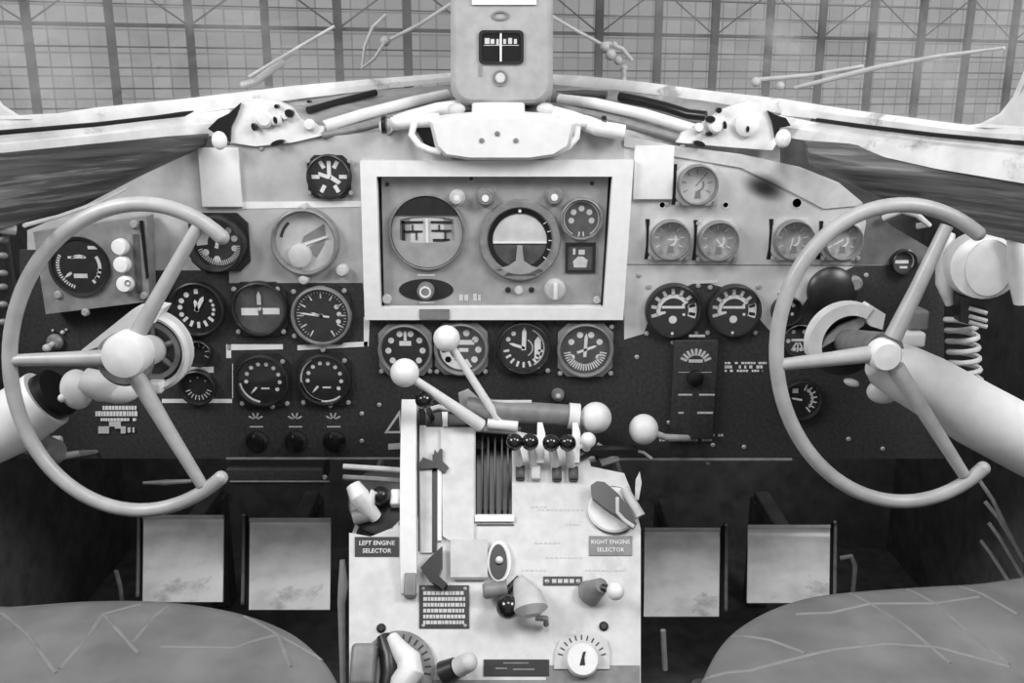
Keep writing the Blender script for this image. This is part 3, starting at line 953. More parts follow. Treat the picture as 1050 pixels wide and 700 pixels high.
for k, (x, y, r_) in enumerate([(690, 318, 29), (752, 318, 28)]):
    dial(x, y, r_, ['left one of the two large dark dials with bold white scale', 'right one of the two large dark dials with bold white scale'][k],
         [('ticks', 9, -105, 100, .62, .88, .13), ('arc', -95, 60, .5, .66), ('bar', 0, .14, .9, .1), ('arc', -110, -95, .3, .66), ('dots', 1, 180, 180, .36, .16), ('dots', 2, 110, 60, .45, .06), ('arc', 70, 110, .6, .92), ('dots', 1, 180, 180, .92, .06)],
         bez=BEZEL, rimw=.1, screws=[(-.9, -.85), (.85, -.85), (-.9, .85), (.85, .88)], group='twin large dark dials')
dial(806, 318, 16, 'dark small dial just peeking out left behind the right wheel rim', [('arc', -60, 60, .5, .75), ('dots', 3, 120, 240, .5, .12)], mk=MARKD)
dial(818, 348, 18, 'small black dial with beaded white marks behind the right wheel rim', [('dots', 6, -160, 160, .66, .14), ('bar', 0, 0, .9, .16), ('ticks', 3, 150, 210, .2, .8, .1)])
dial(820, 409, 22, 'black dial with white curved scale below the left spoke of the right wheel', [('arc', 30, 130, .6, .7), ('ticks', 7, 20, 140, .55, .9, .08), ('hand', -80, .5, .1, .1), ('bar', -.3, .5, .3, .25)])
dial(925, 268, 13, 'small dark switch dial seen inside the right control wheel', [('bar', -.1, .0, 1.2, .3), ('arc', 20, 120, .9, 1.2), ('bar', .1, -.5, .7, .2)], bez=BEZEL, face=DARKG, glass=False)
c = P(852, 298, 0)
t = thing('round_cover', c, 'dull black round cover behind the right control wheel', 'cover')
B().lathe(c, OUT, [(.036, 0), (.036, .008), (.03, .014), (.012, .018), (0, .018)], 32).build('cap', BEZEL, t)
B().lathe(c + X * .03 + Z * .012, OUT, [(.012, 0), (.012, .01), (.008, .014), (0, .014)], 16).build('stud', BEZELG, t)

# ------------------------------------------------------------------ boxes, cards and switches on the panel
o = B().box(P(226, 182, -.004), .057, .007, .083, bev=.0015).build('white_card', WHITE)
tag(o, 'blank white card upright at the left end of the panel', 'card')
o = B().box(P(670, 177, -.004), .056, .007, .075, bev=.0015).build('white_card', WHITE)
tag(o, 'blank white card upright right of the white frame', 'card')
# tilted radio box on the left
cen = P(95, 273, -.03)
rb_ = thing('radio_control_box', cen, 'tilted grey radio control box with a large dark dial, seen inside the left wheel', 'control box')
corners = [(34, 238), (150, 222), (153, 309), (47, 322)]
cf = pl([(x, y, -.034) for x, y in corners])
B().plate([cf], Vector((0, .028, 0))).build('housing', MIDG, rb_)
q = P(82, 273, -.034); r = S(q) * 31
B().ring(q, OUT, [(r * .9, 0), (r, 0), (r, .004), (r * .9, .003)], 40).build('dial_bezel', BEZEL, rb_)
B().lathe(q, OUT, [(r * .9, 0), (r * .9, .001), (0, .001)], 40).build('dial_face', FACE, rb_)
b = B(); add_marks(b, q, r * .9, [('ticks', 16, -160, -60, .74, .86, .05), ('arc', 60, 130, .68, .8), ('bar', .0, -.35, .5, .16), ('hand', 235, .75, .1, -.4), ('arc', -40, 40, .38, .44), ('bar', .55, .7, .35, .12), ('poly', [(-.4, .3), (.2, .3), (.2, .38), (-.4, .38)]), ('ticks', 4, 100, 140, .66, .8, .1)], h=.001); b.build('dial_marks', MARKD, rb_)
for x, y in [(126, 252), (128, 270), (131, 290)]:
    q = P(x, y, -.034); r = S(q) * 8.5
    k = B().lathe(q, OUT, [(r * .8, 0), (r, .004), (r, .012), (r * .8, .016), (0, .0165)], 24).build('knob', WHITE, rb_)
B().ring(P(131, 290, -.0505), OUT, [(.003, 0), (.0045, 0), (.0045, .0008), (.003, .0008)], 14).build('knob_ring', MIDG, rb_)
B().plate([pl([(143, 226, -.035), (147, 226, -.035), (153, 284, -.035), (150, 286, -.035)])], OUT * .0008).build('slit', BLACK, rb_)
B().plate([pl([(136, 240, -.035), (142, 240, -.035), (146, 300, -.035), (140, 300, -.035)])], OUT * .0004).build('slit', DARKG, rb_)
for x, y in [(60, 302), (88, 320), (148, 303), (138, 230)]:
    q = P(x, y, -.034)
    B().lathe(q, OUT, [(.006, 0), (.006, .002), (.004, .005), (0, .005)], 14).build('screw', SCREW, rb_)
# toggle
q = P(57, 350, -.003)
t = thing('toggle_switch', q, 'small toggle switch on the dark panel below the grey radio box', 'switch')
B().lathe(q, OUT, [(.012, 0), (.012, .004), (.008, .008), (0, .008)], 18).build('base', BEZELG, t)
B().tube([q, q + OUT * .02 + X * -.003 + Z * -.004], [.003, .004], 10).ball(q + OUT * .022 + X * -.003 + Z * -.004, .006).build('lever', PALE, t)
b = B().ball(q + X * .012 + Z * .014, .0032).ball(q + X * -.002 + Z * .017, .002).ball(q + X * .018 + Z * .018, .002); b.build('stud', PALE, t)
# rotary switches in a row, lower left
for k, (x, y) in enumerate([(264, 452), (304, 452), (343, 452)]):
    q = P(x, y, 0)
    t = thing('rotary_switch', q, 'black rotary switch, ' + ['left one of the row of three under the dotted dials', 'middle one of the row of three under the dotted dials', 'right one of the row of three under the dotted dials'][k], 'switch')
    B().lathe(q, OUT, [(.017, 0), (.017, .004), (.012, .006), (.011, .016), (0, .017)], 24).build('knob', GLOSS, t)
    b = B(); add_marks(b, q + Z * .034, .012, [('ticks', 4, -60, 60, .5, 1.0, .18), ('arc', -70, 70, .3, .42), ('bar', 0, -.9, 1.7, .16)], h=0); b.build('scale', MARKD, t)
# black fuel panel on the right with an arc of marks
q = P(712, 372, -.002)
t = thing('selector_panel', q, 'black panel with an arc of small white marks under the twin dark dials', 'panel')
B().box(q + Vector((0, -.004, -.04)), .066, .010, .155, bev=.002).build('plate', BLACKP, t)
b = B(); add_marks(b, q + OUT * .009, .026, [('ticks', 9, -65, 65, .55, .95, .14), ('bar', 0, .22, .8, .18), ('bar', .0, -.45, 1.9, .03), ('bar', -.5, -1.8, .8, .1), ('bar', .75, -1.8, .9, .1), ('bar', .7, -2.9, .9, .12), ('bar', -.7, -2.9, .3, .1), ('bar', 0, 1.7, .9, .14)], h=0); b.build('markings', MARKD, t)
B().lathe(q + OUT * .009 + Z * -.02, OUT, [(.012, 0), (.012, .008), (.008, .010), (0, .01)], 22).build('knob', BLACK, t)


def textlines(name, label, lines, m, Y=0.0, bg=None, pp=None):
    pts = [P(x, y, Y) for l in lines for x, y in ((l[0], l[2]), (l[1], l[2]))]
    b = B()
    rnd = random.Random(len(lines) * 31 + int(lines[0][0]))
    for x0, x1, y, hh in lines:
        x = x0
        while x < x1:
            wd = rnd.uniform(1.6, 3.2)
            if rnd.random() > .14:
                b.plate([[P(a, c, Y) for a, c in [(x, y - hh / 2), (min(x1, x + wd), y - hh / 2), (min(x1, x + wd), y + hh / 2), (x, y + hh / 2)]]], OUT * .0005)
            x += wd + .7
    return tag(b.build(name, m, smooth=False), label, 'lettering')


textlines('placard_lettering', 'three close lines of small white lettering left of the right wheel rim', [(743, 786, 372, 2), (743, 784, 376, 3), (743, 782, 380, 2.2)], MARK)
textlines('placard_lettering', 'lines of small white lettering right of the white ball by the pedestal', [(694, 712, 441.5, 1.6), (680, 742, 446, 2.4), (676, 730, 451, 2.4)], MARKD)
textlines('placard_lettering', 'block of white lettering low behind the left wheel hub', [(102, 140, 418, 4), (98, 141, 424, 5), (101, 140, 430, 3)], MARK, Y=-.002)
q = P(120, 438, -.002)
b = B()
for x0, x1, y0, y1 in [(101, 112, 437, 444), (112, 118, 432, 437), (118, 124, 432, 439), (124, 129, 437, 444), (131, 134, 438, 443), (136, 138, 438, 443)]:
    b.plate([[P(a, c, -.002) for a, c in [(x0, y0), (x1, y0), (x1, y1), (x0, y1)]]], OUT * .001)
tag(b.build('label_patch', PALE, smooth=False), 'broken pale label patch under the white lettering behind the left wheel', 'label')
# lower shelf under the left half
t = thing('under_panel_box', P(286, 493, .01), 'dark box slung under the left half of the panel', 'box')
B().box(P(286, 482, .03), .15, .06, .030, bev=.003).build('housing', BLACKP, t)
B().tube([P(236, 493.5, -.002), P(338, 493.5, -.002)], .0015, 8).build('edge_trim', MIDG, t)
b = B().lathe(P(333, 489, -.001), OUT, [(.004, 0), (.003, .003), (0, .003)], 12).build('screw', SCREW, t)
t = thing('shelf_rail', P(172, 495, -.02), 'pale rail across the dark below the left control wheel', 'rail')
B().tube(pl([(147, 495, -.02), (170, 494.5, -.02), (197, 493, -.02)]), [.0025, .0045, .003], 10).build('rod', MIDG, t)
t = thing('shelf_rail', P(75, 466, -.05), 'short grey bracket low behind the left wheel rim', 'bracket')
B().tube(pl([(62, 468, -.05), (80, 465, -.05), (99, 463, .0)]), [.006, .005, .003], 10).build('rod', MIDG, t)
B().box(P(57, 458, -.05), .018, .02, .03, bev=.004).build('block', PALE, t)
# ------------------------------------------------------------------ glareshield, brackets, rods above the panel
deck = []
top = [(236, 112, .07), (300, 103, .16), (380, 93, .25), (470, 86, .33), (512, 85, .34), (560, 86, .33), (640, 93, .24), (720, 103, .15), (800, 116, .05)]
bot = [(236, 150, .005), (300, 144, .005), (370, 138, .005), (440, 132, .005), (512, 131, .005), (600, 132, .005), (650, 142, .005), (720, 155, .005), (800, 168, .005)]
o = B().loft([pl(top), pl([(a[0], (a[1] + c[1]) / 2, (a[2] + c[2]) / 2) for a, c in zip(top, bot)]), pl(bot)], Vector((0, .004, -.012))).build('glareshield', DECK)
tag(o, 'pale metal glareshield deck between panel top and windscreen sill', 'glareshield')

def interp(row, x):
    for a, c in zip(row, row[1:]):
        if a[0] <= x <= c[0]:
            u = (x - a[0]) / (c[0] - a[0])
            return a[1] + (c[1] - a[1]) * u, a[2] + (c[2] - a[2]) * u
    return row[-1][1:]


def deckY(x, y):
    (y0, Y0), (y1, Y1) = interp(top, x), interp(bot, x)
    u = max(0, min(1, (y - y0) / (y1 - y0)))
    return Y0 + (Y1 - Y0) * u


# rods and tubes lying on the deck
for nm, pts, r_, m, lab in [
    ('defroster_tube', [(322, 133, .09), (370, 118, .16), (420, 105, .22), (458, 97, .27)], .0085, WHITE, 'upper thick white tube running from left bracket to compass'),
    ('defroster_tube', [(395, 130, .03), (420, 121, .09), (447, 113, .12), (470, 110, .13)], .011, WHITE, 'short white pipe just left of the compass base'),
    ('defroster_tube', [(316, 113, .14), (345, 105, .17), (385, 95, .21)], .0055, BLACK, 'black padded rod above the upper white tube left of the compass'),
    ('control_rod', [(330, 139, .05), (372, 131, .09), (418, 119, .14), (446, 110, .17)], .005, MIDG, 'lower grey rod running down left of the compass'),
    ('defroster_tube', [(566, 101, .27), (610, 106, .23), (660, 117, .16), (712, 133, .09)], .0085, WHITE, 'upper white tube running from compass down to right bracket'),
    ('control_rod', [(570, 97, .30), (600, 96, .28), (622, 97, .26)], .006, DARKG, 'short dark rod right behind the compass box'),
    ('control_rod', [(560, 108, .18), (610, 118, .15), (655, 130, .11), (700, 143, .06)], .006, MIDG, 'lower grey rod running down right of the compass'),
    ('control_rod', [(636, 99, .23), (660, 104, .21), (684, 110, .18), (706, 117, .15), (724, 119, .13)], .0075, BLACK, 'black padded rod beside the upper white tube at the right'),
    ('defroster_tube', [(556, 113, .13), (585, 121, .09), (612, 131, .05), (640, 136, .02)], .011, WHITE, 'short white pipe just right of the compass base'),
]:
    pts = [(x, y, min(Y, deckY(x, y) - r_ * 4)) for x, y, Y in pts]
    b = B().tube(pl(pts), r_, 14)
    o = tag(b.build(nm, m), lab, 'tube' if 'tube' in nm else 'rod')
    if 'tube' in nm and m is WHITE:
        q0, q1 = P(*pts[0]), P(*pts[1])
        d = (q1 - q0).normalized()
        B().tube([q0 + d * .004, q0 + d * .014], r_ * 1.2, 14).sub('clamp', BEZELG, o)
# black clips
for x, y, Y, lab in [(394, 128, -.014, 'black clip band round the white pipe left of the compass'), (619, 128, -.012, 'black clip band round the white pipe right of the compass')]:
    q = P(x, y, Y)
    o = B().tube([q + X * -.003, q + X * .003], .0125, 16).build('clip_band', BLACK)
    tag(o, lab, 'clip')


def bracket(name, label, outline, Y0, bolts, holes, ball, mir):
    cx = sum(p[0] for p in outline) / len(outline)
    cy = max(p[1] for p in outline)
    t = thing(name, P(cx, cy, Y0), label, 'bracket')
    pts = [P(x, y, Y0 + (0.0)) for x, y in outline]
    B().plate([pts], Vector((0, .014, 0))).build('plate', SILL, t)
    for x, y, r_ in bolts:
        q = P(x, y, Y0)
        r2 = S(q) * r_
        B().lathe(q, OUT, [(r2, 0), (r2, .006), (r2 * .7, .009), (0, .0095)], 20).build('bolt', SILL, t)
    for x, y, a, bb, an in holes:
        q = P(x, y, Y0)
        s_ = S(q)
        el = [(a * s_ * math.cos(k), bb * s_ * math.sin(k)) for k in [2 * math.pi * i / 18 for i in range(18)]]
        ca, sa = math.cos(R(an)), math.sin(R(an))
        B().plate([[q + X * (u * ca - v * sa) + Z * (u * sa + v * ca) for u, v in el]], OUT * .0105).build('slot', BLACK, t)
    q = P(*ball)
    B().ball(q, S(q) * 9, sq=(.9, .5, 1.05)).build('knuckle', SILL, t)
    return t


bracket('sill_bracket', 'white cast sill bracket with dark slots at the left above the panel',
        [(234, 146), (238, 124), (246, 106), (262, 101), (284, 103), (299, 110), (306, 121), (316, 127), (332, 130), (330, 139), (300, 146), (262, 150)], -.005,
        [(272, 122, 9), (284, 123, 6), (294, 119, 4), (318, 128, 6)], [(262, 130, 2.4, 4, 15), (284, 123, 2, 3.6, 10), (298, 116, 4.5, 4, -30), (286, 146, 7, 2.6, 18), (285, 109, 2.2, 2.2, 0), (318, 104, 2, 1.5, 0)], (225, 144, -.03), 1)
bracket('sill_bracket', 'white cast sill bracket with dark slots at the right above the panel',
        [(694, 146), (700, 136), (716, 130), (728, 121), (744, 111), (766, 103), (784, 107), (794, 122), (797, 146), (792, 154), (750, 151)], -.005,
        [(734, 129, 8), (765, 128, 12), (716, 131, 5)], [(742, 128, 1.6, 4, 10), (765, 132, 1.6, 3.2, 0), (727, 122, 5, 3.4, 0), (736, 113, 2.6, 2.8, 0), (716, 147, 6, 2.8, -18), (726, 137, 3, 2.2, 0)], (803, 142, -.03), -1)
# flat black plates for the dark holes where the sill opens beside the brackets
o = B().plate([pl([(213, 132, -.01), (223, 122, -.01), (235, 116, -.01), (247, 105, -.01), (243, 118, -.01), (237, 130, -.01), (236, 146, -.01), (226, 140, -.01)])], Vector((0, .004, 0))).build('sill_opening', BLACK)
tag(o, 'black triangular plate for the dark opening beside the left sill bracket', 'opening')
o = B().plate([pl([(787, 113, -.01), (796, 118, -.01), (806, 121, -.01), (811, 129, -.01), (800, 131, -.01), (795, 142, -.01), (792, 126, -.01)])], Vector((0, .004, 0))).build('sill_opening', BLACK)
tag(o, 'black triangular plate for the dark opening beside the right sill bracket', 'opening')

# compass housing in the centre
Yc = .10
cp = thing('magnetic_compass', P(513, 108, Yc), 'tall pale box compass standing in the centre above the panel', 'compass')


def rrect(x0, y0, x1, y1, r, Y, top_r=None):
    pts = []
    tr_ = r if top_r is None else top_r
    for cx, cy, a0, rr in ((x1 - tr_, y0 + tr_, 0, tr_), (x0 + tr_, y0 + tr_, 90, tr_), (x0 + r, y1 - r, 180, r), (x1 - r, y1 - r, 270, r)):
        for k in range(7):
            a = R(a0 + 15 * k)
            pts.append(P(cx + rr * math.cos(a), cy - rr * math.sin(a), Y))
    return pts


outer = rrect(462, -70, 567, 108, 20, Yc)
mid = rrect(464, -68, 565, 106, 19, Yc - .006)
inn = rrect(468, -64, 561, 102, 16, Yc - .009)
B().loft([outer + outer[:1], mid + mid[:1], inn + inn[:1]]).plate([inn], Vector((0, .0005, 0))).loft([outer + outer[:1], [p + Vector((0, .13, 0)) for p in outer + outer[:1]]]).plate([[p + Vector((0, .13, 0)) for p in outer]], Vector((0, .001, 0))).build('case', COMP, cp)
wn = rrect(491, 31, 537, 66, 5, Yc - .0094)
wi = rrect(494, 34, 534, 63, 4, Yc - .0094)
B().plate([wn, wi], Vector((0, -.003, 0))).build('window_bezel', BEZEL, cp)
B().plate([wi], Vector((0, -.0006, 0))).build('window', BLACK, cp)
q = P(513, 42, Yc - .0098)
b = B()
for x0, x1, y0, y1 in [(497, 502, 39, 45), (503, 507, 40, 45), (509, 511.5, 40, 46), (516, 519, 40, 45), (521, 525, 39, 45), (527, 530, 40, 45)]:
    b.plate([[P(x, y, Yc - .0103) for x, y in [(x0, y0), (x1, y0), (x1, y1), (x0, y1)]]], OUT * .0004)
b.build('card_marks', MARKD, cp, smooth=False)
B().plate([[P(x, y, Yc - .0108) for x, y in [(512.5, 33), (514.5, 33), (514.5, 63), (512.5, 63)]]], OUT * .0006).build('lubber_line', WHITE, cp)
B().tube([P(496, 46.5, Yc - .0105), P(532, 46.5, Yc - .0105)], .0006, 6).build('card_line', MARKD, cp)
q = P(513, 80, Yc - .0094)
B().lathe(q, OUT, [(.008, 0), (.008, .003), (.006, .006), (0, .006)], 20).build('adjuster_knob', PALE, cp)
B().ring(q, OUT, [(.009, 0), (.0115, 0), (.0115, .002), (.009, .002)], 20).build('knob_ring', MIDG, cp)
B().plate([[P(x, y, Yc - .0094) for x, y in [(491, 67), (494, 67), (494, 78), (491, 78)]]], OUT * .001).build('pin', MIDG, cp)
pts = [(513 + 9 * math.cos(a), 16 + 5 * math.sin(a)) for a in [2 * math.pi * k / 24 for k in range(24)]]
pti = [(513 + 6.5 * math.cos(a), 16 + 3 * math.sin(a)) for a in [2 * math.pi * k / 24 for k in range(24)]]
B().plate([[P(x, y, Yc - .0094) for x, y in pts], [P(x, y, Yc - .0094) for x, y in pti]], OUT * .002).build('oval_boss', MIDG, cp)
B().plate([[P(x, y, Yc - .0094) for x, y in [(484, -14), (550, -14), (550, 5), (484, 5)]]], OUT * .003).build('card_holder', WHITE, cp, 'white strip across the upper front')
# light base and mount below the compass
bs = thing('compass_mount', P(512, 163, 0), 'rounded white mount casting under the compass with looped side handles', 'mount')
q = P(511, 115, .06)
s_ = S(q)
B().lathe(q + Z * (-8 * s_), Z, [(27 * s_, 0), (27.5 * s_, .003), (27 * s_, 16 * s_), (25 * s_, 17.5 * s_)], 40, up=Vector((0, 1, 0))).build('base_cup', WHITE, bs, 'bright white cup right under the compass box')
fo = [(440, 124), (446, 150), (455, 160), (480, 164), (545, 164), (570, 160), (585, 150), (590, 126), (570, 121), (540, 119), (485, 119), (460, 121)]
front = pl([(x, y, -.032) for x, y in fo])
backp = [p + Vector((0, .09, .004)) for p in front]
ins = [(512 + (x - 512) * .95, 142 + (y - 142) * .88) for x, y in fo]
fi_ = pl([(x, y, -.040) for x, y in ins])
B().loft([backp + backp[:1], front + front[:1], fi_ + fi_[:1]]).plate([fi_], Vector((0, .0005, 0))).plate([backp], Vector((0, -.001, 0))).build('casting', WHITE, bs, angle=60)
for x, y in [(494, 144), (510, 137), (529, 144)]:
    q = P(x, y, -.0402)
    B().lathe(q, OUT, [(.0035, 0), (.0035, .001), (0, .0015)], 12).build('screw', MIDG, bs)
B().plate([pl([(424, 129, -.006), (447, 128, -.006), (450, 154, -.006), (437, 150, -.006)])], OUT * .001).build('side_recess', BLACK, bs)
B().plate([pl([(573, 134, -.006), (590, 131, -.006), (586, 146, -.006), (574, 152, -.006)])], OUT * .001).build('side_recess', MIDG, bs)
B().tube(pl([(425, 126, -.015), (422, 138, -.02), (430, 149, -.025), (441, 154, -.028), (452, 156, -.028)]), .005, 12).build('handle', WHITE, bs)
B().tube(pl([(592, 130, -.018), (591, 141, -.022), (583, 150, -.026), (572, 155, -.03)]), .005, 12).build('handle', WHITE, bs)
B().tube(pl([(396, 128, .0), (425, 124, -.008), (450, 123, -.012)]), .0095, 14).build('cross_tube', WHITE, bs)
B().tube(pl([(575, 123, -.012), (600, 125, -.008), (622, 132, -.004)]), .0095, 14).build('cross_tube', WHITE, bs)
for x0, lab in ((468, 'left'), (560, 'right')):
    B().ball(P(x0, 112, .06), .011, sq=(1.2, .8, .8)).build('foot_nut', PALE, bs)

# ------------------------------------------------------------------ control wheels and columns
def wheel(name, label, cx, cy, hx, hy, rx, ry, a0, a1, ends, spokes, cap):
    Yw = -.27
    t = thing(name, P(hx, hy + 23, Yw), label, 'control wheel')
    pts = []
    for k in range(61):
        a = R(a0 + (a1 - a0) * k / 60)
        pts.append(P(cx + rx * math.cos(a), cy - ry * math.sin(a), Yw))
    B().tube(pts, .0088, 16).ball(pts[0], .0088).ball(pts[-1], .0088).build('rim', RIM, t)
    hub = P(hx, hy, Yw - .008)
    for (x, y) in spokes:
        e = P(x, y, Yw)
        d = (e - hub)
        B().tube([hub + d * .12 + Vector((0, .004, 0)), hub + d * .5 + Vector((0, .001, 0)), e], [.0105, .0088, .0072], 14).build('spoke', RIM, t)
    return t, hub


# left wheel: rim runs anticlockwise from its upper right end to its lower right end
lw, lh = wheel('control_yoke', 'open-rimmed control wheel on the left with a white hub cap', 144, 366, 126, 367, 134, 157, 51.5, 308, None, [(12, 369), (203, 232), (207, 497)], True)
q = P(126, 366, -.30)
r = S(q) * 24
B().lathe(q + Vector((0, .028, 0)), OUT, [(r * 1.0, 0), (r, .022), (r * .9, .030), (r * .5, .034), (0, .035)], 36).build('hub_cap', WHITE, lw, 'white domed hub cap')
q2 = P(131, 366, -.255)
B().lathe(q2, OUT, [(r * 1.2, 0), (r * 1.2, .014), (r * 1.05, .018), (0, .018)], 36).build('hub', MIDG, lw)
rw, rh = wheel('control_yoke', 'open-rimmed control wheel on the right, in front of the thick white arm', 926, 362, 910, 362, 130, 152, 54, 309, None, [(797, 374), (971, 231), (988, 486)], True)
q = P(904, 362, -.268)
r = S(q) * 17
B().lathe(q, OUT, [(r, 0), (r, .012), (r * .8, .018), (0, .019)], 32).build('hub', WHITE, rw)

# left column: slanting white arm, elbow, gear case behind the hub
lc = thing('control_column', P(20, 470, -.16), 'white left control column arm with a round gear case behind the hub', 'control column')
B().tube(pl([(-230, 532, -.20), (-90, 474, -.20), (-40, 456, -.20), (10, 434, -.19), (48, 408, -.18)]), [.043, .043, .043, .042, .040], 28).build('arm', WHITE, lc)
B().tube(pl([(44, 411, -.18), (60, 402, -.18)]), [.034, .033], 24).build('shade_band', BLACK, lc, 'black band painted as the shadowed gap at the arm end')  # black band put in for the shade in the arm's open mouth
B().ball(P(79, 399, -.2), .0235, sq=(.88, .8, 1.12)).ball(P(64, 408, -.213), .0055).build('joint_cover', SILL, lc, 'bulbous pale joint cover')
B().tube(pl([(86, 390, -.2), (104, 396, -.2), (124, 398, -.19), (146, 388, -.17)]), [.017, .02, .020, .017], 20).ball(P(122, 401, -.195), .0225, sq=(1.2, .8, .7)).build('elbow', WHITE, lc)
g = P(157, 357, -.13)
r = S(g) * 42
B().ring(g, OUT, [(r * .80, 0), (r, 0), (r, .018), (r * .92, .024), (r * .82, .018)], 48).build('gear_case_rim', SILL, lc, 'pale rim of the round gear case')
B().ring(g, OUT, [(r * .62, 0), (r * .74, 0), (r * .74, .014), (r * .62, .014)], 40).build('gear_ring', MIDG, lc)
B().lathe(g, OUT, [(r * .82, 0), (r * .82, .004), (0, .004)], 40).build('gear_plate', DARKG, lc)
for k in range(6):
    a = R(60 * k + 20)
    u = X * math.cos(a) + Z * math.sin(a)
    B().tube([g + OUT * .008 + u * (r * .25), g + OUT * .008 + u * (r * .66)], .004, 8).build('web', MIDG, lc)
hp = P(131, 366, -.25)
B().tube([g + OUT * .004, hp], [r * .36, r * .42], 24).build('shaft', SILL, lc)
ch = [(82, 360), (136, 317), (150, 313), (168, 316), (160, 330), (130, 346), (112, 352), (84, 361)]
B().plate([pl([(x, y, -.155) for x, y in ch])], Vector((0, .03, 0))).build('chain_guard', WHITE, lc, 'white slanting chain guard plate')
B().box(P(160, 396, -.15), .02, .02, .016, bev=.003).build('lug', SILL, lc)
B().tube(pl([(30, 452, -.17), (56, 464, -.12)]), .018, 16).build('stub', MIDG, lc)

rc = thing('control_column', P(1000, 470, -.16), 'thick white right control column arm with a crescent gear case behind the wheel', 'control column')
B().tube(pl([(899, 368, -.235), (908, 373, -.235), (925, 381, -.23), (950, 394, -.225), (1000, 424, -.22), (1060, 456, -.22), (1130, 490, -.22), (1260, 552, -.22)]), [.022, .030, .035, .038, .042, .043, .043, .043], 32).build('arm', WHITE, rc)
g = P(866, 349, -.13)
r = S(g) * 42
cres = [(r * 1.0 * math.cos(R(a)), r * math.sin(R(a))) for a in range(62, 206, 8)] + [(r * .68 * math.cos(R(a)), r * .72 * math.sin(R(a))) for a in range(206, 61, -8)]
B().plate([[g + X * u + Z * v for u, v in cres]], OUT * .022).build('gear_case_rim', SILL, rc, 'pale crescent rim of the gear case')
B().lathe(g + Vector((0, .004, 0)), OUT, [(r * .9, 0), (r * .9, .003), (0, .003)], 40).build('gear_plate', BLACK, rc)
bl = [(-.62, -.15), (-.5, .15), (-.2, .42), (.3, .62), (.42, .66), (.36, .42), (.1, .22), (-.3, .05)]
B().plate([[g + X * (u * r) + Z * (v * r) + OUT * .004 for u, v in bl]], OUT * .006).build('gear_blade', PALE, rc)
B().plate([pl([(884, 318, -.15), (892, 312, -.15), (908, 322, -.15), (905, 338, -.15), (892, 334, -.15)])], Vector((0, .02, 0))).build('lug', WHITE, rc)
B().box(P(938, 326, -.16), .026, .03, .026, bev=.004).build('stop_block', MIDG, rc)
B().box(P(933, 346, -.17), .03, .03, .02, bev=.004).build('block', WHITE, rc)
B().tube([g + OUT * .002, P(908, 360, -.25)], [r * .3, r * .42], 22).build('shaft', MIDG, rc)
B().ball(P(906, 401, -.20), .018, sq=(1.2, .7, .9)).ball(P(900, 388, -.2), .010).build('lower_lug', WHITE, rc)
B().ball(P(873, 392, -.12), .0095, sq=(1.2, .6, .6), x=(X - Z * .35).normalized(), z=(Z + X * .35).normalized()).build('clip', WHITE, rc)

# ------------------------------------------------------------------ lamp with coiled cord on the right, wall fittings
lp = thing('spot_lamp', P(1005, 335, -.17), 'white spot lamp with an oval face at the right wall', 'lamp')
B().tube(pl([(1000, 270, -.09), (1003, 271, -.13), (1010, 274, -.185)]), [.040, .044, .040], 28).build('body', SILL, lp)
cq = P(1014, 275, -.2)
B().lathe(cq, ((CAM - cq).normalized() + X * .02), [(.033, -.03), (.036, 0), (.034, .005), (.022, .009), (0, .011)], 36, ell=.76).build('lens', WHITE, lp, 'oval white front of the lamp')
B().tube(pl([(975, 240, -.10), (968, 258, -.11), (968, 290, -.12), (974, 312, -.12)]), [.006, .011, .011, .006], 14).build('handle', PALE, lp)
for y in (316, 324, 330):
    B().tube(pl([(994, y, -.165), (1012, y + 5, -.17)]), .0028, 8).build('fin', PALE, lp)
B().plate([pl([(985, 304, -.15), (1022, 308, -.17), (1012, 338, -.16), (985, 330, -.15)])], Vector((0, .02, 0))).build('neck', BEZEL, lp)
hel = []
for k in range(140):
    u = k / 139
    a = 2 * math.pi * 9 * u
    q = P(985 + 8 * u, 322 + 100 * u, -.12)
    hel.append(q + X * (.020 * math.cos(a)) + OUT * (.012 * math.sin(a)) + Z * 0)
o = B().tube(hel, .0038, 8).build('coiled_cord', PALE)
tag(o, 'coiled pale cord hanging below the white spot lamp', 'cord')
q = P(1046, 270, -.25)
o = B().tube([P(1044, 235, -.22), P(1046, 275, -.22), P(1050, 310, -.22)], [.012, .016, .012], 18).build('padded_pipe', SILL)
tag(o, 'white pipe at the right picture edge beside the spot lamp', 'pipe')
# loose cables low on the right wall
for k, (x0, x1, dy) in enumerate([(1004, 1050, 0), (1010, 1058, 22), (1014, 1052, 44), (1006, 1040, 62)]):
    pts = pl([(x0, 492 + dy, -.08), (x0 + (x1 - x0) * .3, 512 + dy * .9, -.1), (x0 + (x1 - x0) * .6, 540 + dy * .7, -.12), (x1, 575 + dy * .5, -.14)])
    o = B().tube(pts, .003, 8).build('wall_cable', MIDG)
    tag(o, ['topmost', 'second highest', 'third highest', 'lowest'][k] + ' of four grey cables sagging low by the right wall', 'cable')
# terminal block at the far left edge
t = thing('terminal_strip', P(2, 345, -.25), 'dark terminal strip with a stack of pale studs at the left picture edge', 'terminal strip')
B().box(P(2, 288, -.24), .024, .02, .13, bev=.003).build('strip', BEZEL, t)
for y in (246, 262, 280, 294, 312, 330):
    B().ball(P(3, y, -.255), .005, sq=(1.2, .8, .8)).build('stud', MIDG, t)
o = B().tube(pl([(-20, 222, -.27), (0, 234, -.27), (16, 236, -.26)]), .006, 10).build('hand_grip', PALE)
tag(o, 'pale stub of a hand grip at the left picture edge', 'grip')
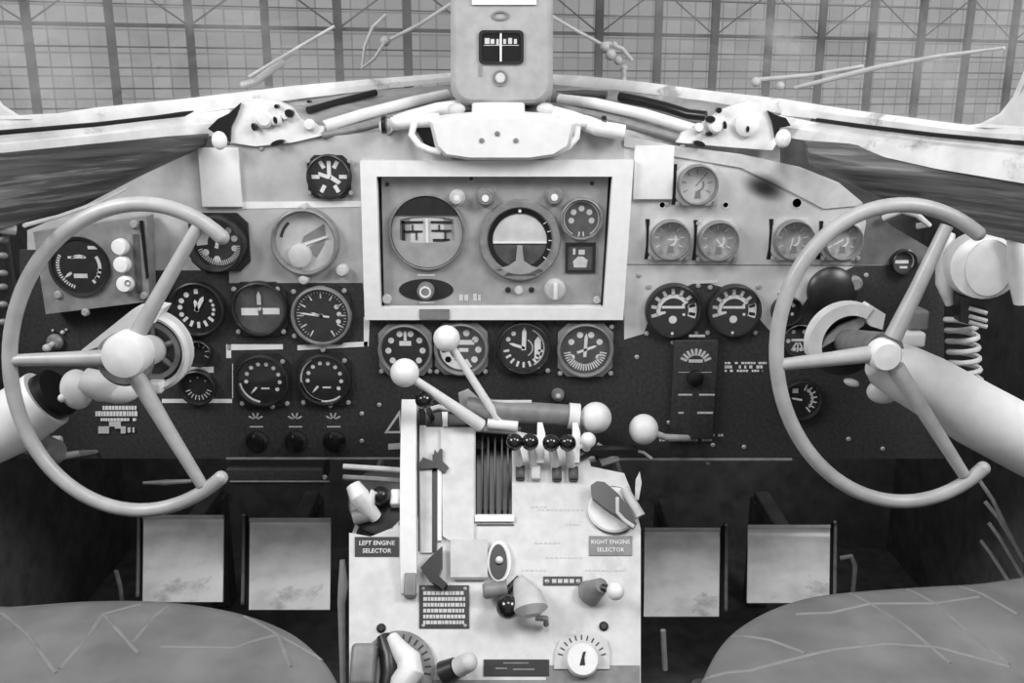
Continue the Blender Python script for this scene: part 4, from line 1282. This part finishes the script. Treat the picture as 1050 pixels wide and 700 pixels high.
# hook at the top of the right side panel, seen through the wheel
o = B().tube(pl([(905, 224, -.0105), (925, 216, -.02), (940, 220, -.028), (952, 230, -.02), (940, 232, -.0105)]), .0045, 10).build('grab_hook', PALE)
tag(o, 'pale looped hook near the top inside the right wheel', 'hook')
# ------------------------------------------------------------------ rudder pedals
def pedal(label, x0, x1, ytop, ybot, rail):
    rows = []
    n = 12
    a, c = P(x0, ytop, .20), P(x1, ytop, .20)
    zt = a.z
    zb = P(x0, ybot, .04).z
    xa, xb = a.x, c.x
    t = thing('rudder_pedal', Vector(((xa + xb) / 2, .14, zb)), label, 'pedal')
    for k in range(n + 1):
        u = k / n
        z = zt + (zb - zt) * u
        Y = .20 + .05 * u - .21 * u ** 2.0
        d = S(Vector((0, Y, z)))
        k_ = d / S(a)
        rows.append([Vector((xa * k_, Y, z)) + (Vector((xb - xa, 0, 0)) * k_) * j / 6 for j in range(7)])
    B().loft(rows, Vector((0, .004, -.002))).build('tread', ALU, t)
    B().tube([rows[0][0], rows[0][-1]], .004, 10).build('top_roll', PALE, t)
    side = -1 if rail < 0 else 1
    col = 0 if rail < 0 else 6
    B().tube([r_[col] + X * (side * .016) + Vector((0, .02, 0)) for r_ in rows], .0032, 8).build('side_rail', MIDG, t)
    B().loft([[r_[col] + X * (side * .002) + Vector((0, .004, 0)) for r_ in rows], [r_[col] + X * (side * .016) + Vector((0, .03, 0)) for r_ in rows]], Vector((0, .003, 0))).build('side_cheek', BEZEL, t)
    B().box(Vector(((xa + xb) / 2, .31, (zt + zb) / 2)), .03, .16, .03, bev=.004).build('arm', DARK, t)
    B().box(Vector(((xa + xb) / 2, .38, (zt + zb) / 4)), .04, .04, (zt + zb) / 2, bev=.004).build('stand', DARK, t)
    return t


pedal('far left rudder pedal of bare metal under the left control wheel', 147, 229, 530, 617, -1)
pedal('rudder pedal of bare metal between the far left pedal and the pedestal', 256, 339, 533, 625, -1)
pedal('rudder pedal of bare metal just right of the pedestal', 661, 738, 543, 632, 1)
pedal('far right rudder pedal of bare metal behind the right seat cushion', 767, 851, 540, 618, 1)
o = B().tube(pl([(119, 585, .1), (123, 600, .1), (126, 622, .1), (130, 700, .1)]), .004, 8).build('heel_stay', MIDG)
tag(o, 'short grey stay left of the far left pedal', 'stay')
o = B().tube(pl([(862, 572, .1), (873, 570, .1), (877, 580, .1), (875, 604, .1), (872, 690, .1)]), .004, 8).build('heel_stay', MIDG)
tag(o, 'bent grey stay right of the far right pedal', 'stay')
o = B().tube(pl([(680, 646, .0), (681, 668, .0), (682, 686, .0)]), .0045, 10).build('floor_lever', PALE)
tag(o, 'upright pale rod in the dark right of the pedestal foot', 'rod')
o = B().tube(pl([(351, 574, -.05), (352, 600, -.06), (350, 618, -.07), (352, 720, -.07)]), [.004, .008, .006, .004], 10).build('side_rod', PALE)
tag(o, 'pale bent rod close to the left flank of the pedestal', 'rod')

# ------------------------------------------------------------------ centre pedestal
pd = thing('control_pedestal', Vector((PP(508, 560).x, -.15, 0)), 'broad white control pedestal standing between the two seats', 'pedestal')


def pp(pts, off=0.0):
    return [PP(x, y, off) for x, y in pts]


face = [(358, 702), (358, 546), (380, 550), (402, 541), (413, 530), (430, 530), (430, 436), (487, 436), (520, 440), (600, 456), (606, 478), (640, 485), (648, 505), (657, 542), (657, 702), (657, 740), (358, 740)]
slot = [(487.5, 441), (525, 444), (525, 527), (487.5, 527)]
B().plate([pp(face), pp(slot)], PN * -.006).build('face_plate', CREAM, pd, 'white sloping face plate')
hull = [PP(x, y, -.0062) for x, y in [(360, 738), (360, 549), (414, 534), (432, 438), (486, 438), (520, 442), (598, 458), (606, 480), (640, 487), (655, 543), (655, 738)]]
bottom = [Vector((p.x, max(p.y + .02, -.30) if False else p.y, 0)) for p in hull]
back = [Vector((p.x, .06, p.z)) for p in hull]
# flanks and inside of the body
b = B()
b.plate([[hull[0], hull[1], Vector((hull[1].x, .10, hull[1].z)), Vector((hull[1].x, .10, 0)), Vector((hull[0].x, hull[0].y, 0))]], Vector((.006, 0, 0)))
b.build('flank', PALE, pd)
b = B()
b.plate([[hull[-1], hull[-2], Vector((hull[-2].x, .10, hull[-2].z)), Vector((hull[-2].x, .10, 0)), Vector((hull[-1].x, hull[-1].y, 0))]], Vector((-.006, 0, 0)))
b.build('flank', PALE, pd)
x0, x1 = PP(432, 500).x, PP(604, 500).x
pm, pt_ = PP(500, 540, -.012), PP(500, 440, -.012)
b = B()
for xx, dd in ((x0, .004), (x1, -.004)):
    b.plate([[Vector((xx, pm.y, pm.z)), Vector((xx, pt_.y, pt_.z)), Vector((xx, -.01, pt_.z)), Vector((xx, -.01, pm.z))]], Vector((dd, 0, 0)))
b.build('neck_flank', PALE, pd)
B().plate([pp([(478, 432), (534, 438), (534, 536), (478, 536)], -.05)], PN * -.004).build('slot_back', BLACK, pd, 'black inside of the throttle slot')
b = B()
for xx in (487, 525.5):
    a, c = PP(xx, 442, -.004), PP(xx, 527, -.004)
    b.plate([[a, c, c - PN * .05, a - PN * .05]], X * .001)
b.build('slot_cheek', BLACK, pd)
for xx, m in ((494, BEZEL), (500, BLACK), (507, BLACK), (514, BEZEL), (520, BLACK)):
    a, c = PP(xx, 446, -.022), PP(xx, 524, -.022)
    B().plate([[a + PN * .01, (a + c) / 2 + PN * .018, c + PN * .006, c - PN * .02, a - PN * .02]], X * .0022).build('quadrant_sector', m, pd)
B().plate([pp([(487, 529), (527, 529), (527, 535), (487, 535)], .002)], PN * .003).build('slot_sill', WHITE, pd)
B().plate([pp([(489, 537), (527, 537), (527, 539), (489, 539)], .0005)], PN * .0006).build('slot_shadow_gap', BEZEL, pd)
# upper left panels
B().plate([pp([(452, 440), (486, 440), (486, 590), (463, 590), (463, 556), (454, 550)], .001)], PN * .004).build('cover_plate', CREAM, pd)
B().plate([pp([(462, 553), (500, 553), (500, 592), (462, 592)], .0052)], PN * .002).build('small_plate', PALE, pd)
B().plate([pp([(463, 592.5), (500, 592.5), (500, 594), (463, 594)], .0055)], PN * .001).build('seam', MIDG, pd)
B().plate([pp([(430.5, 482), (443, 482), (443, 567), (432, 567)], .001)], PN * .003).build('indicator_scale', PALE, pd)
B().plate([pp([(443.5, 466), (448, 466), (448, 566), (443.5, 566)], .001)], PN * .0012).build('indicator_slot', BLACK, pd)
B().plate([pp([(449, 480), (453, 480), (453, 555), (449, 555)], .001)], PN * .006).build('indicator_strip', WHITE, pd)
b = B().plate([pp([(430, 477), (434, 470), (444, 474), (446, 462), (449, 466), (452, 461), (454, 462), (454, 474), (460, 480), (456, 486), (448, 481), (431, 482)], .004)], PN * .006)
b.build('indicator_pointer', BLACK, pd)
# top edge notches (dark)
B().plate([pp([(436, 424), (452, 422), (453, 437), (437, 437)], .002)], PN * -.02).build('top_notch', BLACK, pd)
B().plate([pp([(460, 424), (482, 428), (482, 437), (460, 437)], .002)], PN * -.02).build('top_notch', BLACK, pd)
B().plate([pp([(453, 422), (459, 422), (459, 437), (454, 437)], .004)], PN * -.02).build('top_rib', WHITE, pd)
B().tube(pp([(436, 421), (450, 417), (470, 421), (484, 428)], .0), .004, 8).build('top_arch', PALE, pd)
# lettered plates
for x0_, y0_, lines in ((365, 550.5, ['LEFT ENGINE', 'SELECTOR']), (605, 549.5, ['RIGHT ENGINE', 'SELECTOR'])):
    wd = 44 if x0_ < 500 else 43
    pl_ = B().plate([pp([(x0_ - 1, y0_), (x0_ + wd, y0_), (x0_ + wd, y0_ + 20), (x0_ - 1, y0_ + 20)], .0005)], PN * .0012).build('name_plate', BEZEL if x0_ < 500 else MIDG, pd, 'lettered plate reading %s SELECTOR' % lines[0])
    a = PP(x0_ + wd / 2 - .5, y0_ + 6.2, .0019)
    c = PP(x0_ + wd / 2 - .5, y0_ + 14.2, .0019)
    bx = B()
    bx.text(lines[0], a, .0082 if x0_ < 500 else .0078, X, PT, PN)
    bx.text(lines[1], c, .0082 if x0_ < 500 else .0078, X, PT, PN)
    bx.sub('lettering', MARK, pl_, smooth=False)
# dark instruction placard with lines of light text
pl_ = B().plate([pp([(430, 600), (481, 600), (481, 644), (430, 644)], .0005)], PN * .0015).build('instruction_placard', BEZEL, pd, 'dark placard with rows of small pale lettering')
b = B()
rnd = random.Random(5)
for k in range(6):
    x = 434
    y = 606 + k * 6.0
    while x < 476:
        wd = rnd.uniform(2, 4.2)
        b.plate([pp([(x, y), (min(477, x + wd), y), (min(477, x + wd), y + 3.8), (x, y + 3.8)], .0021)], PN * .0004)
        x += wd + .7
b.sub('text_rows', MARKD, pl_, smooth=False)
b = B()
for x, y in [(434, 603), (477, 603), (434, 641), (477, 641)]:
    b.lathe(PP(x, y, .002), PN, [(.0022, 0), (0, .0012)], 8)
b.sub('rivet', SCREW, pl_)
pl_ = B().plate([pp([(557, 591), (597, 591), (597, 600), (557, 600)], .0005)], PN * .0012).build('small_placard', BEZEL, pd)
b = B()
for x in (566, 572, 578, 584):
    b.plate([pp([(x, 593.5), (x + 4.5, 593.5), (x + 4.5, 597.5), (x, 597.5)], .0018)], PN * .0004)
b.sub('text_rows', MARKD, pl_, smooth=False)
b = B()
for x in (561, 593):
    b.lathe(PP(x, 595.5, .0017), PN, [(.003, 0), (0, .0015)], 10)
b.sub('rivet', SCREW, pl_)
pl_ = B().plate([pp([(496, 676), (563, 676), (563, 693), (496, 693)], .0005)], PN * .0012).build('lower_placard', BEZEL, pd, 'wide dark placard at the pedestal foot')
b = B()
for x0_, x1_, y in [(516, 542, 679.5), (508, 520, 685), (526, 548, 686)]:
    b.plate([pp([(x0_, y - .7), (x1_, y - .7), (x1_, y + .7), (x0_, y + .7)], .0018)], PN * .0004)
b.sub('text_rows', MIDG, pl_, smooth=False)
B().plate([pp([(560, 682), (656, 682), (656, 740), (400, 740), (400, 697), (560, 697)], .0002)], PN * .0008).build('foot_skirt', MIDG, pd)
# faint captions (raised marks) on the right half of the face
b = B()
rnd = random.Random(9)
for x0_, x1_, y in [(545, 560, 519), (552, 600, 522), (580, 596, 537), (548, 575, 556), (560, 598, 571), (535, 560, 584), (600, 640, 584)]:
    x = x0_
    while x < x1_:
        wd = rnd.uniform(1.5, 3.5)
        b.plate([pp([(x, y), (x + wd, y), (x + wd, y + 1.3), (x, y + 1.3)], .0003)], PN * .0003)
        x += wd + 2
b.build('caption_marks', MARKD, pd, smooth=False)
# slot with toggle
oval = [(511 + 9 * math.cos(a), 578 + (20 if math.sin(a) < 0 else 16) * math.sin(a)) for a in [2 * math.pi * k / 28 for k in range(28)]]
B().plate([pp(oval, .007)], PN * .002).build('toggle_slot', BEZEL, pd, 'dark oval toggle slot')
ov2 = [(512 + 12 * math.cos(a), 578 + (23 if math.sin(a) < 0 else 19) * math.sin(a)) for a in [2 * math.pi * k / 28 for k in range(28)]]
B().plate([pp(ov2, .001)], PN * .006).build('toggle_plate', WHITE, pd)
B().ball(PP(512, 574, .012), .005).build('toggle_ball', SILL, pd)
a, c = PP(495, 606, .02), PP(520, 603, .02)
B().tube([a, a + (c - a) * .1, c], [.008, .0105, .0105], 18).build('lock_cylinder', BEZELG, pd, 'dark horizontal cylinder knob')
# big teardrop handle
q = PP(521, 622, .035)
B().ball(q, .0155).build('handle_ball', GLOSS, pd, 'black ball of the teardrop handle')
a, c = PP(534, 598, .02), PP(546, 622, .035)
B().tube([PP(535, 594, .003), a, PP(541, 612, .035), PP(544, 625, .04), PP(545, 631, .04)], [.006, .010, .019, .0225, .012], 22).build('teardrop_handle', PALE, pd)
B().tube([PP(512, 614, .018), PP(533, 593, .018)], .0055, 12).build('handle_arm', BEZEL, pd)
B().tube([PP(549, 633, .02), PP(560, 634, .02), PP(560, 640, .01)], .004, 10).build('handle_spring', MIDG, pd)
# small lever with pale ball on the right
B().tube([PP(604, 608, .003), PP(617, 600, .03)], [.017, .010], 18).build('lever_boot', BEZELG, pd)
B().ball(PP(631, 606, .04), .0115).build('lever_ball', SILL, pd)
B().tube([PP(618, 602, .03), PP(631, 606, .04)], .005, 10).build('lever_stem', BEZEL, pd)
for x, y, r_ in [(619, 642, .006), (391, 644, .006)]:
    B().lathe(PP(x, y), PN, [(r_, 0), (r_, .002), (r_ * .6, .004), (0, .004)], 16).build('bolt', BEZEL, pd)
# lower right rotary: plate with white disc
pl_ = B().plate([pp([(568, 686), (569, 668), (574, 656), (582, 650), (614, 650), (622, 656), (625, 668), (625, 686)], .0005)], PN * .003).build('rotary_plate', PALE, pd)
q = PP(597, 677, .0035)
r = S(q) * 17
b = B()
for k in range(11):
    a = R(-75 + 15 * k)
    u = X * math.sin(a) + PT * math.cos(a)
    b.box(q + u * (r * 1.35), .0016, .0012, .006, X * math.cos(a) - PT * math.sin(a), PN, u)
b.sub('scale', BEZEL, pl_)
B().lathe(q, PN, [(r, 0), (r, .008), (r * .9, .011), (0, .0115)], 32).sub('rotary_disc', WHITE, pl_, 'white rotary disc with a black pointer')
B().plate([[q + X * (u * r) + PT * (v * r) + PN * .0116 for u, v in [(-.2, -.35), (.12, -.35), (.1, .1), (.2, .45), (.02, .4)]]], PN * .0006).sub('disc_pointer', BLACK, pl_)
# lower left: big dial ring with curved white handle and crank
q = PP(408, 686, .002)
r = S(q) * 38
B().ring(q, PN, [(r * .66, 0), (r, 0), (r, .004), (r * .66, .004)], 44, up=PT).build('selector_ring', MIDG, pd, 'grey graduated selector ring')
b = B()
for k in range(14):
    a = R(-70 + 13 * k)
    u = X * math.sin(a) + PT * math.cos(a)
    b.box(q + u * (r * .82) + PN * .0045, .0018, .001, .008, X * math.cos(a) - PT * math.sin(a), PN, u)
b.build('ring_scale', BEZEL, pd)
B().tube([PP(402, 653, .012), PP(409, 664, .018), PP(419, 676, .024), PP(421, 688, .026), PP(412, 700, .024), PP(408, 712, .02)], [.008, .011, .0155, .017, .015, .012], 18).build('horn_handle', WHITE, pd, 'white horn shaped handle')
B().tube([PP(393, 652, .006), PP(400, 672, .01), PP(402, 690, .01), PP(396, 712, .01)], [.009, .0135, .0145, .011], 16).build('crank', BEZEL, pd, 'black crank beside the white horn')
B().box(PP(373, 682, .02), .03, .034, .05, X, PN, PT, bev=.006).build('side_block', MIDG, pd)
q = PP(476, 681, .0)
B().tube([PP(456, 690, .006), PP(468, 684, .016)], [.016, .013], 18).build('knob_boot', BEZEL, pd)
B().tube([PP(470, 684, .018), PP(480, 679, .028)], [.0125, .012], 18).ball(PP(480, 679, .028), .012).build('pull_knob', PALE, pd)
# pointed black trim lever and grey block
B().plate([pp([(432, 584), (440, 575), (454, 562), (454, 583), (450, 592), (459, 600), (455, 606), (446, 600), (441, 597)], .004)], PN * .012).build('trim_lever', BLACK, pd, 'pointed black trim lever')
B().box(PP(421, 600, .008), .016, .016, .03, X, PN, PT, bev=.002).build('stop_block', MIDG, pd)
# left engine selector
q = PP(393, 512, .0)
r = S(q) * 36
B().lathe(q, PN, [(r, -.012), (r, -.002), (r * .9, 0), (0, 0)], 40, up=PT).build('selector_disc', BEZEL, pd, 'dark left selector disc')
B().tube([PP(362, 497, .03), PP(368, 508, .028), PP(378, 522, .016), PP(385, 530, .004)], [.010, .014, .011, .009], 16).tube([PP(378, 520, .02), PP(384, 503, .03)], [.007, .005], 12).build('selector_handle', SILL, pd, 'pale glove-like left selector handle')
B().tube([PP(362, 531, .01), PP(378, 527, .01)], .010, 14).build('selector_foot', MIDG, pd)
B().ball(PP(390, 508, .02), .013).build('selector_knob', BLACK, pd)
B().box(PP(406, 511, .01), .014, .02, .022, X, PN, PT, bev=.003).build('selector_lug', WHITE, pd)
for y in (480, 491):
    B().tube([PP(352, y - 2, .0), PP(385, y, .0), PP(413, y + 2, .0)], .004, 8).build('link_rod', MIDG if y > 485 else PALE, pd)
# right engine selector
q = PP(629, 523, .001)
r = S(q) * 24
B().lathe(q, PN, [(r, 0), (r, .004), (r * .92, .006), (0, .006)], 40, up=PT, ell=1.1).build('selector_disc', SILL, pd, 'pale right selector disc')
B().ring(q, PN, [(r * 1.0, 0), (r * 1.06, 0), (r * 1.06, .002), (r * 1.0, .002)], 40, up=PT).build('disc_edge', BEZEL, pd)
bl = [(606, 497), (612, 493), (620, 494), (634, 506), (646, 522), (653, 537), (650, 541), (638, 532), (620, 520), (608, 510)]
B().plate([pp(bl, .022)], PN * -.010).build('selector_lever', BLACK, pd, 'black blade of the right selector')
B().tube([PP(633, 510, .024), PP(633, 525, .024), PP(640, 533, .024), PP(650, 540, .024)], .0028, 8).build('lever_wire', PALE, pd)
B().plate([pp([(652, 491), (656, 483), (658, 495), (655, 512), (651, 512)], .004)], PN * -.006).build('ear', PALE, pd)
B().tube([PP(640, 500, .01), PP(648, 516, .008), PP(655, 530, .006)], [.006, .008, .01], 12).build('hinge', PALE, pd)

# trim wheel guard: a long white upright bar let into the face
tw = thing('trim_wheel', PP(420, 608, -.03), 'upright white trim wheel seen edge-on at the left of the pedestal', 'trim wheel')
pr = []
for k in range(13):
    u = k / 12
    p = PP(420, 411 + 198 * u)
    pr.append(p + PN * (.006 + .018 * math.sin(math.pi * u) ** .7))
pr += [PP(420, 609) - PN * .03, PP(420, 411) - PN * .03]
hwx = PP(428, 510).x - PP(420, 510).x
B().plate([[p - X * hwx for p in pr]], X * (2 * hwx)).build('rim', WHITE, tw)
B().plate([pp([(428.4, 420), (430, 420), (430.4, 565), (428.8, 565)], .0005)], PN * -.012).build('slot_edge', BLACK, tw)

# ------------------------------------------------------------------ levers of the quadrant
def lever(name, label, ball, br, base, rad, m, bm_, cat='lever', group=None, ell=(1, 1, 1)):
    q, e = P(*ball), base
    t = thing(name, e, label, cat, group)
    d = (q - e).normalized()
    B().tube([e, q - d * br * .7], rad, 14).build('rod', m, t)
    B().ball(q, br, ell).build('ball', bm_, t)
    return t, q, e


bA = PP(493, 436, .012)
lever('throttle_lever', 'lower white ball lever leaning left over the trim wheel', (415, 382, -.14), .0195, bA, [.0095, .0055], WHITE, KNOB)
bB = PP(512, 432, .008)
t, q, e = lever('throttle_lever', 'upper white ball lever leaning left in front of the second centre dial', (458, 347, -.10), .0185, bB, [.0062, .005], WHITE, KNOB)
B().tube([PP(500, 434, .008), PP(531, 437, .008)], .0075, 14).build('cross_bar', WHITE, t)
q = P(435, 410, -.13)
t = thing('black_ball_knob', PP(440, 428, 0), 'glossy black ball knob beside the top of the trim wheel', 'knob')
B().ball(q, .0125).build('ball', GLOSS, t)
B().tube([q, PP(444, 430, -.005)], .004, 10).build('stem', BEZEL, t)
# friction tube with large white ball at its end
t = thing('friction_lock', P(535, 440, -.085), 'horizontal grey tube with a large white ball at its right end', 'lock')
B().tube(pl([(478, 415, -.08), (500, 420, -.08), (585, 426, -.08)]), [.012, .016, .0155], 22).build('tube', MIDG, t)
B().tube(pl([(480, 412, -.083), (545, 412, -.083)]), .003, 8).build('upper_rod', PALE, t)
B().tube(pl([(583, 426, -.08), (594, 427, -.08)]), .0185, 24).build('collar', SILL, t)
B().ball(P(611, 428, -.08), .0225).build('ball', KNOB, t)
B().plate([pl([(470, 404, -.07), (480, 400, -.07), (495, 414, -.07), (490, 424, -.07), (472, 418, -.07)])], Vector((0, .008, 0))).build('yoke', PALE, t)
# pair groups of black balls
for k, (x, y, lab) in enumerate([(527.5, 453, 'leftmost of the four glossy black mixture knobs'), (543.5, 453, 'second from left of the four glossy black mixture knobs'), (565, 454, 'third from left of the four glossy black mixture knobs'), (582, 454, 'rightmost of the four glossy black mixture knobs')]):
    q = PP(x, y, .050)
    e = PP(x + 5, y + 26, .0)
    t = thing('mixture_lever', e, lab, 'lever', None)
    B().ball(q, .0118).build('ball', GLOSS, t)
    B().tube([q, PP(x + 2, y + 10, .03), e], [.0045, .006, .007], 12).build('arm', WHITE, t)
    B().box(PP(x + 6, y + 32, .004), .013, .012, .02, X, PN, PT, bev=.002).build('gate', BEZEL if k != 1 else PALE, t)
# white uprights behind the black balls
for x, lab in [(554, 'white lever plate rising between the pairs of black knobs'), (590, 'white lever plate rising right of the black knobs')]:
    o = B().plate([[PP(x - 4, 475, .014), PP(x + 4, 475, .014), PP(x + 5, 445, .02), PP(x + 2, 434, .02), PP(x - 3, 434, .02)]], PN * .004).build('lever_plate', WHITE)
    tag(o, lab, 'lever plate')
t = thing('white_ball_lever', PP(604, 452, .0), 'small white ball tucked under the large ball of the friction tube', 'lever')
B().ball(PP(603, 451, .03), .011).build('ball', KNOB, t)
B().tube([PP(603, 451, .03), PP(600, 466, .0)], .006, 10).build('stem', WHITE, t)
# carburettor heat lever with big ball at the right
q = P(660, 440, -.06)
t = thing('heater_lever', P(700, 449, -.05), 'large white ball on a stem pointing left in front of the black lower panel', 'lever')
B().ball(q, .0215, (1, 1, 1.05)).build('ball', KNOB, t)
B().tube([q, P(682, 448, -.055), P(702, 449, -.03), P(706, 449, -.001)], .005, 12).build('stem', PALE, t)
for pts, m, r_, lab in [([(612, 455, -.07), (622, 461, -.07), (634, 463, -.06)], PALE, .003, 'thin pale link below the large friction ball'),
                        ([(592, 474, -.085), (610, 469, -.085)], SILL, .006, 'short pale link bar at the pedestal top right'),
                        ([(616, 475, -.08), (634, 469, -.075)], SILL, .005, 'second short pale link bar farther right at the pedestal top'),
                        ([(588, 470, -.125), (604, 462, -.12), (628, 462, -.09), (650, 462, -.06)], BEZEL, .008, 'dark linkage bar running right from the black knobs'),
                        ([(648, 461, -.05), (660, 464, -.05), (668, 470, -.05)], PALE, .0025, 'thin pale wire ending below the right white ball')]:
    o = B().tube(pl(pts), r_, 10).build('link_bar', m)
    tag(o, lab, 'link')

# ------------------------------------------------------------------ seats
def seat(label, outline, z, thick, seams):
    pts = [PZ(x, y, z) for x, y in outline]
    cx = sum((p.x for p in pts)) / len(pts)
    cy = sum((p.y for p in pts)) / len(pts)
    # resample smooth closed outline
    n = len(pts)
    sm = []
    for i in range(n):
        p0, p1, p2, p3 = pts[i - 1], pts[i], pts[(i + 1) % n], pts[(i + 2) % n]
        for k in range(6):
            t_ = k / 6
            sm.append(.5 * ((2 * p1) + (-p0 + p2) * t_ + (2 * p0 - 5 * p1 + 4 * p2 - p3) * t_ ** 2 + (-p0 + 3 * p1 - 3 * p2 + p3) * t_ ** 3))
    c = Vector((cx, cy, z))
    t = thing('pilot_seat', Vector((cx, cy, 0)), label, 'seat')
    rows = []
    for sc_, dz in [(.985, -thick), (1.0, -thick * .8), (1.0, -.03), (.992, -.012), (.97, -.003), (.93, .002), (.8, .008), (.6, .012), (.35, .013), (.1, .014)]:
        rows.append([c + (p - c) * sc_ + Z * dz for p in sm] + [c + (sm[0] - c) * sc_ + Z * dz])
    B().loft(rows).plate([rows[-1][:-1]], Z * -.001).plate([rows[0][:-1]], Z * .001).build('cushion', LEATH, t, angle=80)
    vs_, fs_ = [], []
    for i, r_ in enumerate(rows):
        vs_ += r_
    m_ = len(rows[0])
    for i in range(len(rows) - 1):
        for k in range(m_ - 1):
            fs_.append((i * m_ + k, i * m_ + k + 1, (i + 1) * m_ + k + 1, (i + 1) * m_ + k))
    tree = BVHTree.FromPolygons(vs_, fs_)
    for s in seams:
        q = []
        for (x0, y0), (x1, y1) in zip(s, s[1:]):
            for k in range(8):
                e = PZ(x0 + (x1 - x0) * k / 8, y0 + (y1 - y0) * k / 8, z + .008)
                h_ = tree.ray_cast(Vector((e.x, e.y, z + .2)), Vector((0, 0, -1)))
                if h_[0] is not None:
                    q.append(h_[0] - Z * .0018)
        if len(q) > 2:
            B().tube(q, .003, 8).build('seam', SEAM, t)
    b = B()
    b.tube([p + Z * -.026 for p in sm] + [sm[0] + Z * -.026], .004, 8, cap=False)
    b.build('piping', SEAM, t)
    zz = z - thick
    B().box(Vector((cx, cy, zz / 2)), .26, .22, zz, bev=.01).build('pedestal_base', DARKG, t)
    return t


seat('worn grey leather seat at the lower left corner', [(-70, 622), (0, 619), (90, 613), (170, 614), (240, 624), (295, 642), (328, 666), (348, 692), (362, 730), (362, 790), (330, 840), (150, 850), (-70, 850), (-150, 740)], .475, .09,
     [[(0, 628), (30, 655), (62, 700)], [(62, 690), (92, 655), (106, 632), (150, 617)], [(106, 632), (130, 660), (165, 700)], [(136, 664), (158, 636), (175, 618)], [(165, 668), (240, 668), (285, 650), (335, 672)], [(250, 628), (285, 650), (300, 690)]])
seat('worn grey leather seat at the lower right corner', [(1120, 593), (1000, 596), (900, 602), (840, 608), (800, 618), (765, 634), (740, 654), (722, 682), (712, 712), (704, 760), (712, 800), (760, 840), (1120, 850), (1200, 720)], .475, .09,
     [[(872, 606), (892, 622), (930, 648), (980, 690)], [(930, 602), (958, 622), (990, 650), (1040, 690)], [(985, 600), (1010, 614), (1048, 636)], [(718, 688), (770, 690), (830, 676), (890, 664), (960, 668), (1045, 690)], [(752, 648), (790, 660), (830, 676)], [(815, 632), (850, 632), (892, 622), (958, 622), (1010, 614)]])

for o in THINGS:
    if 'org' in o:
        del o['org']
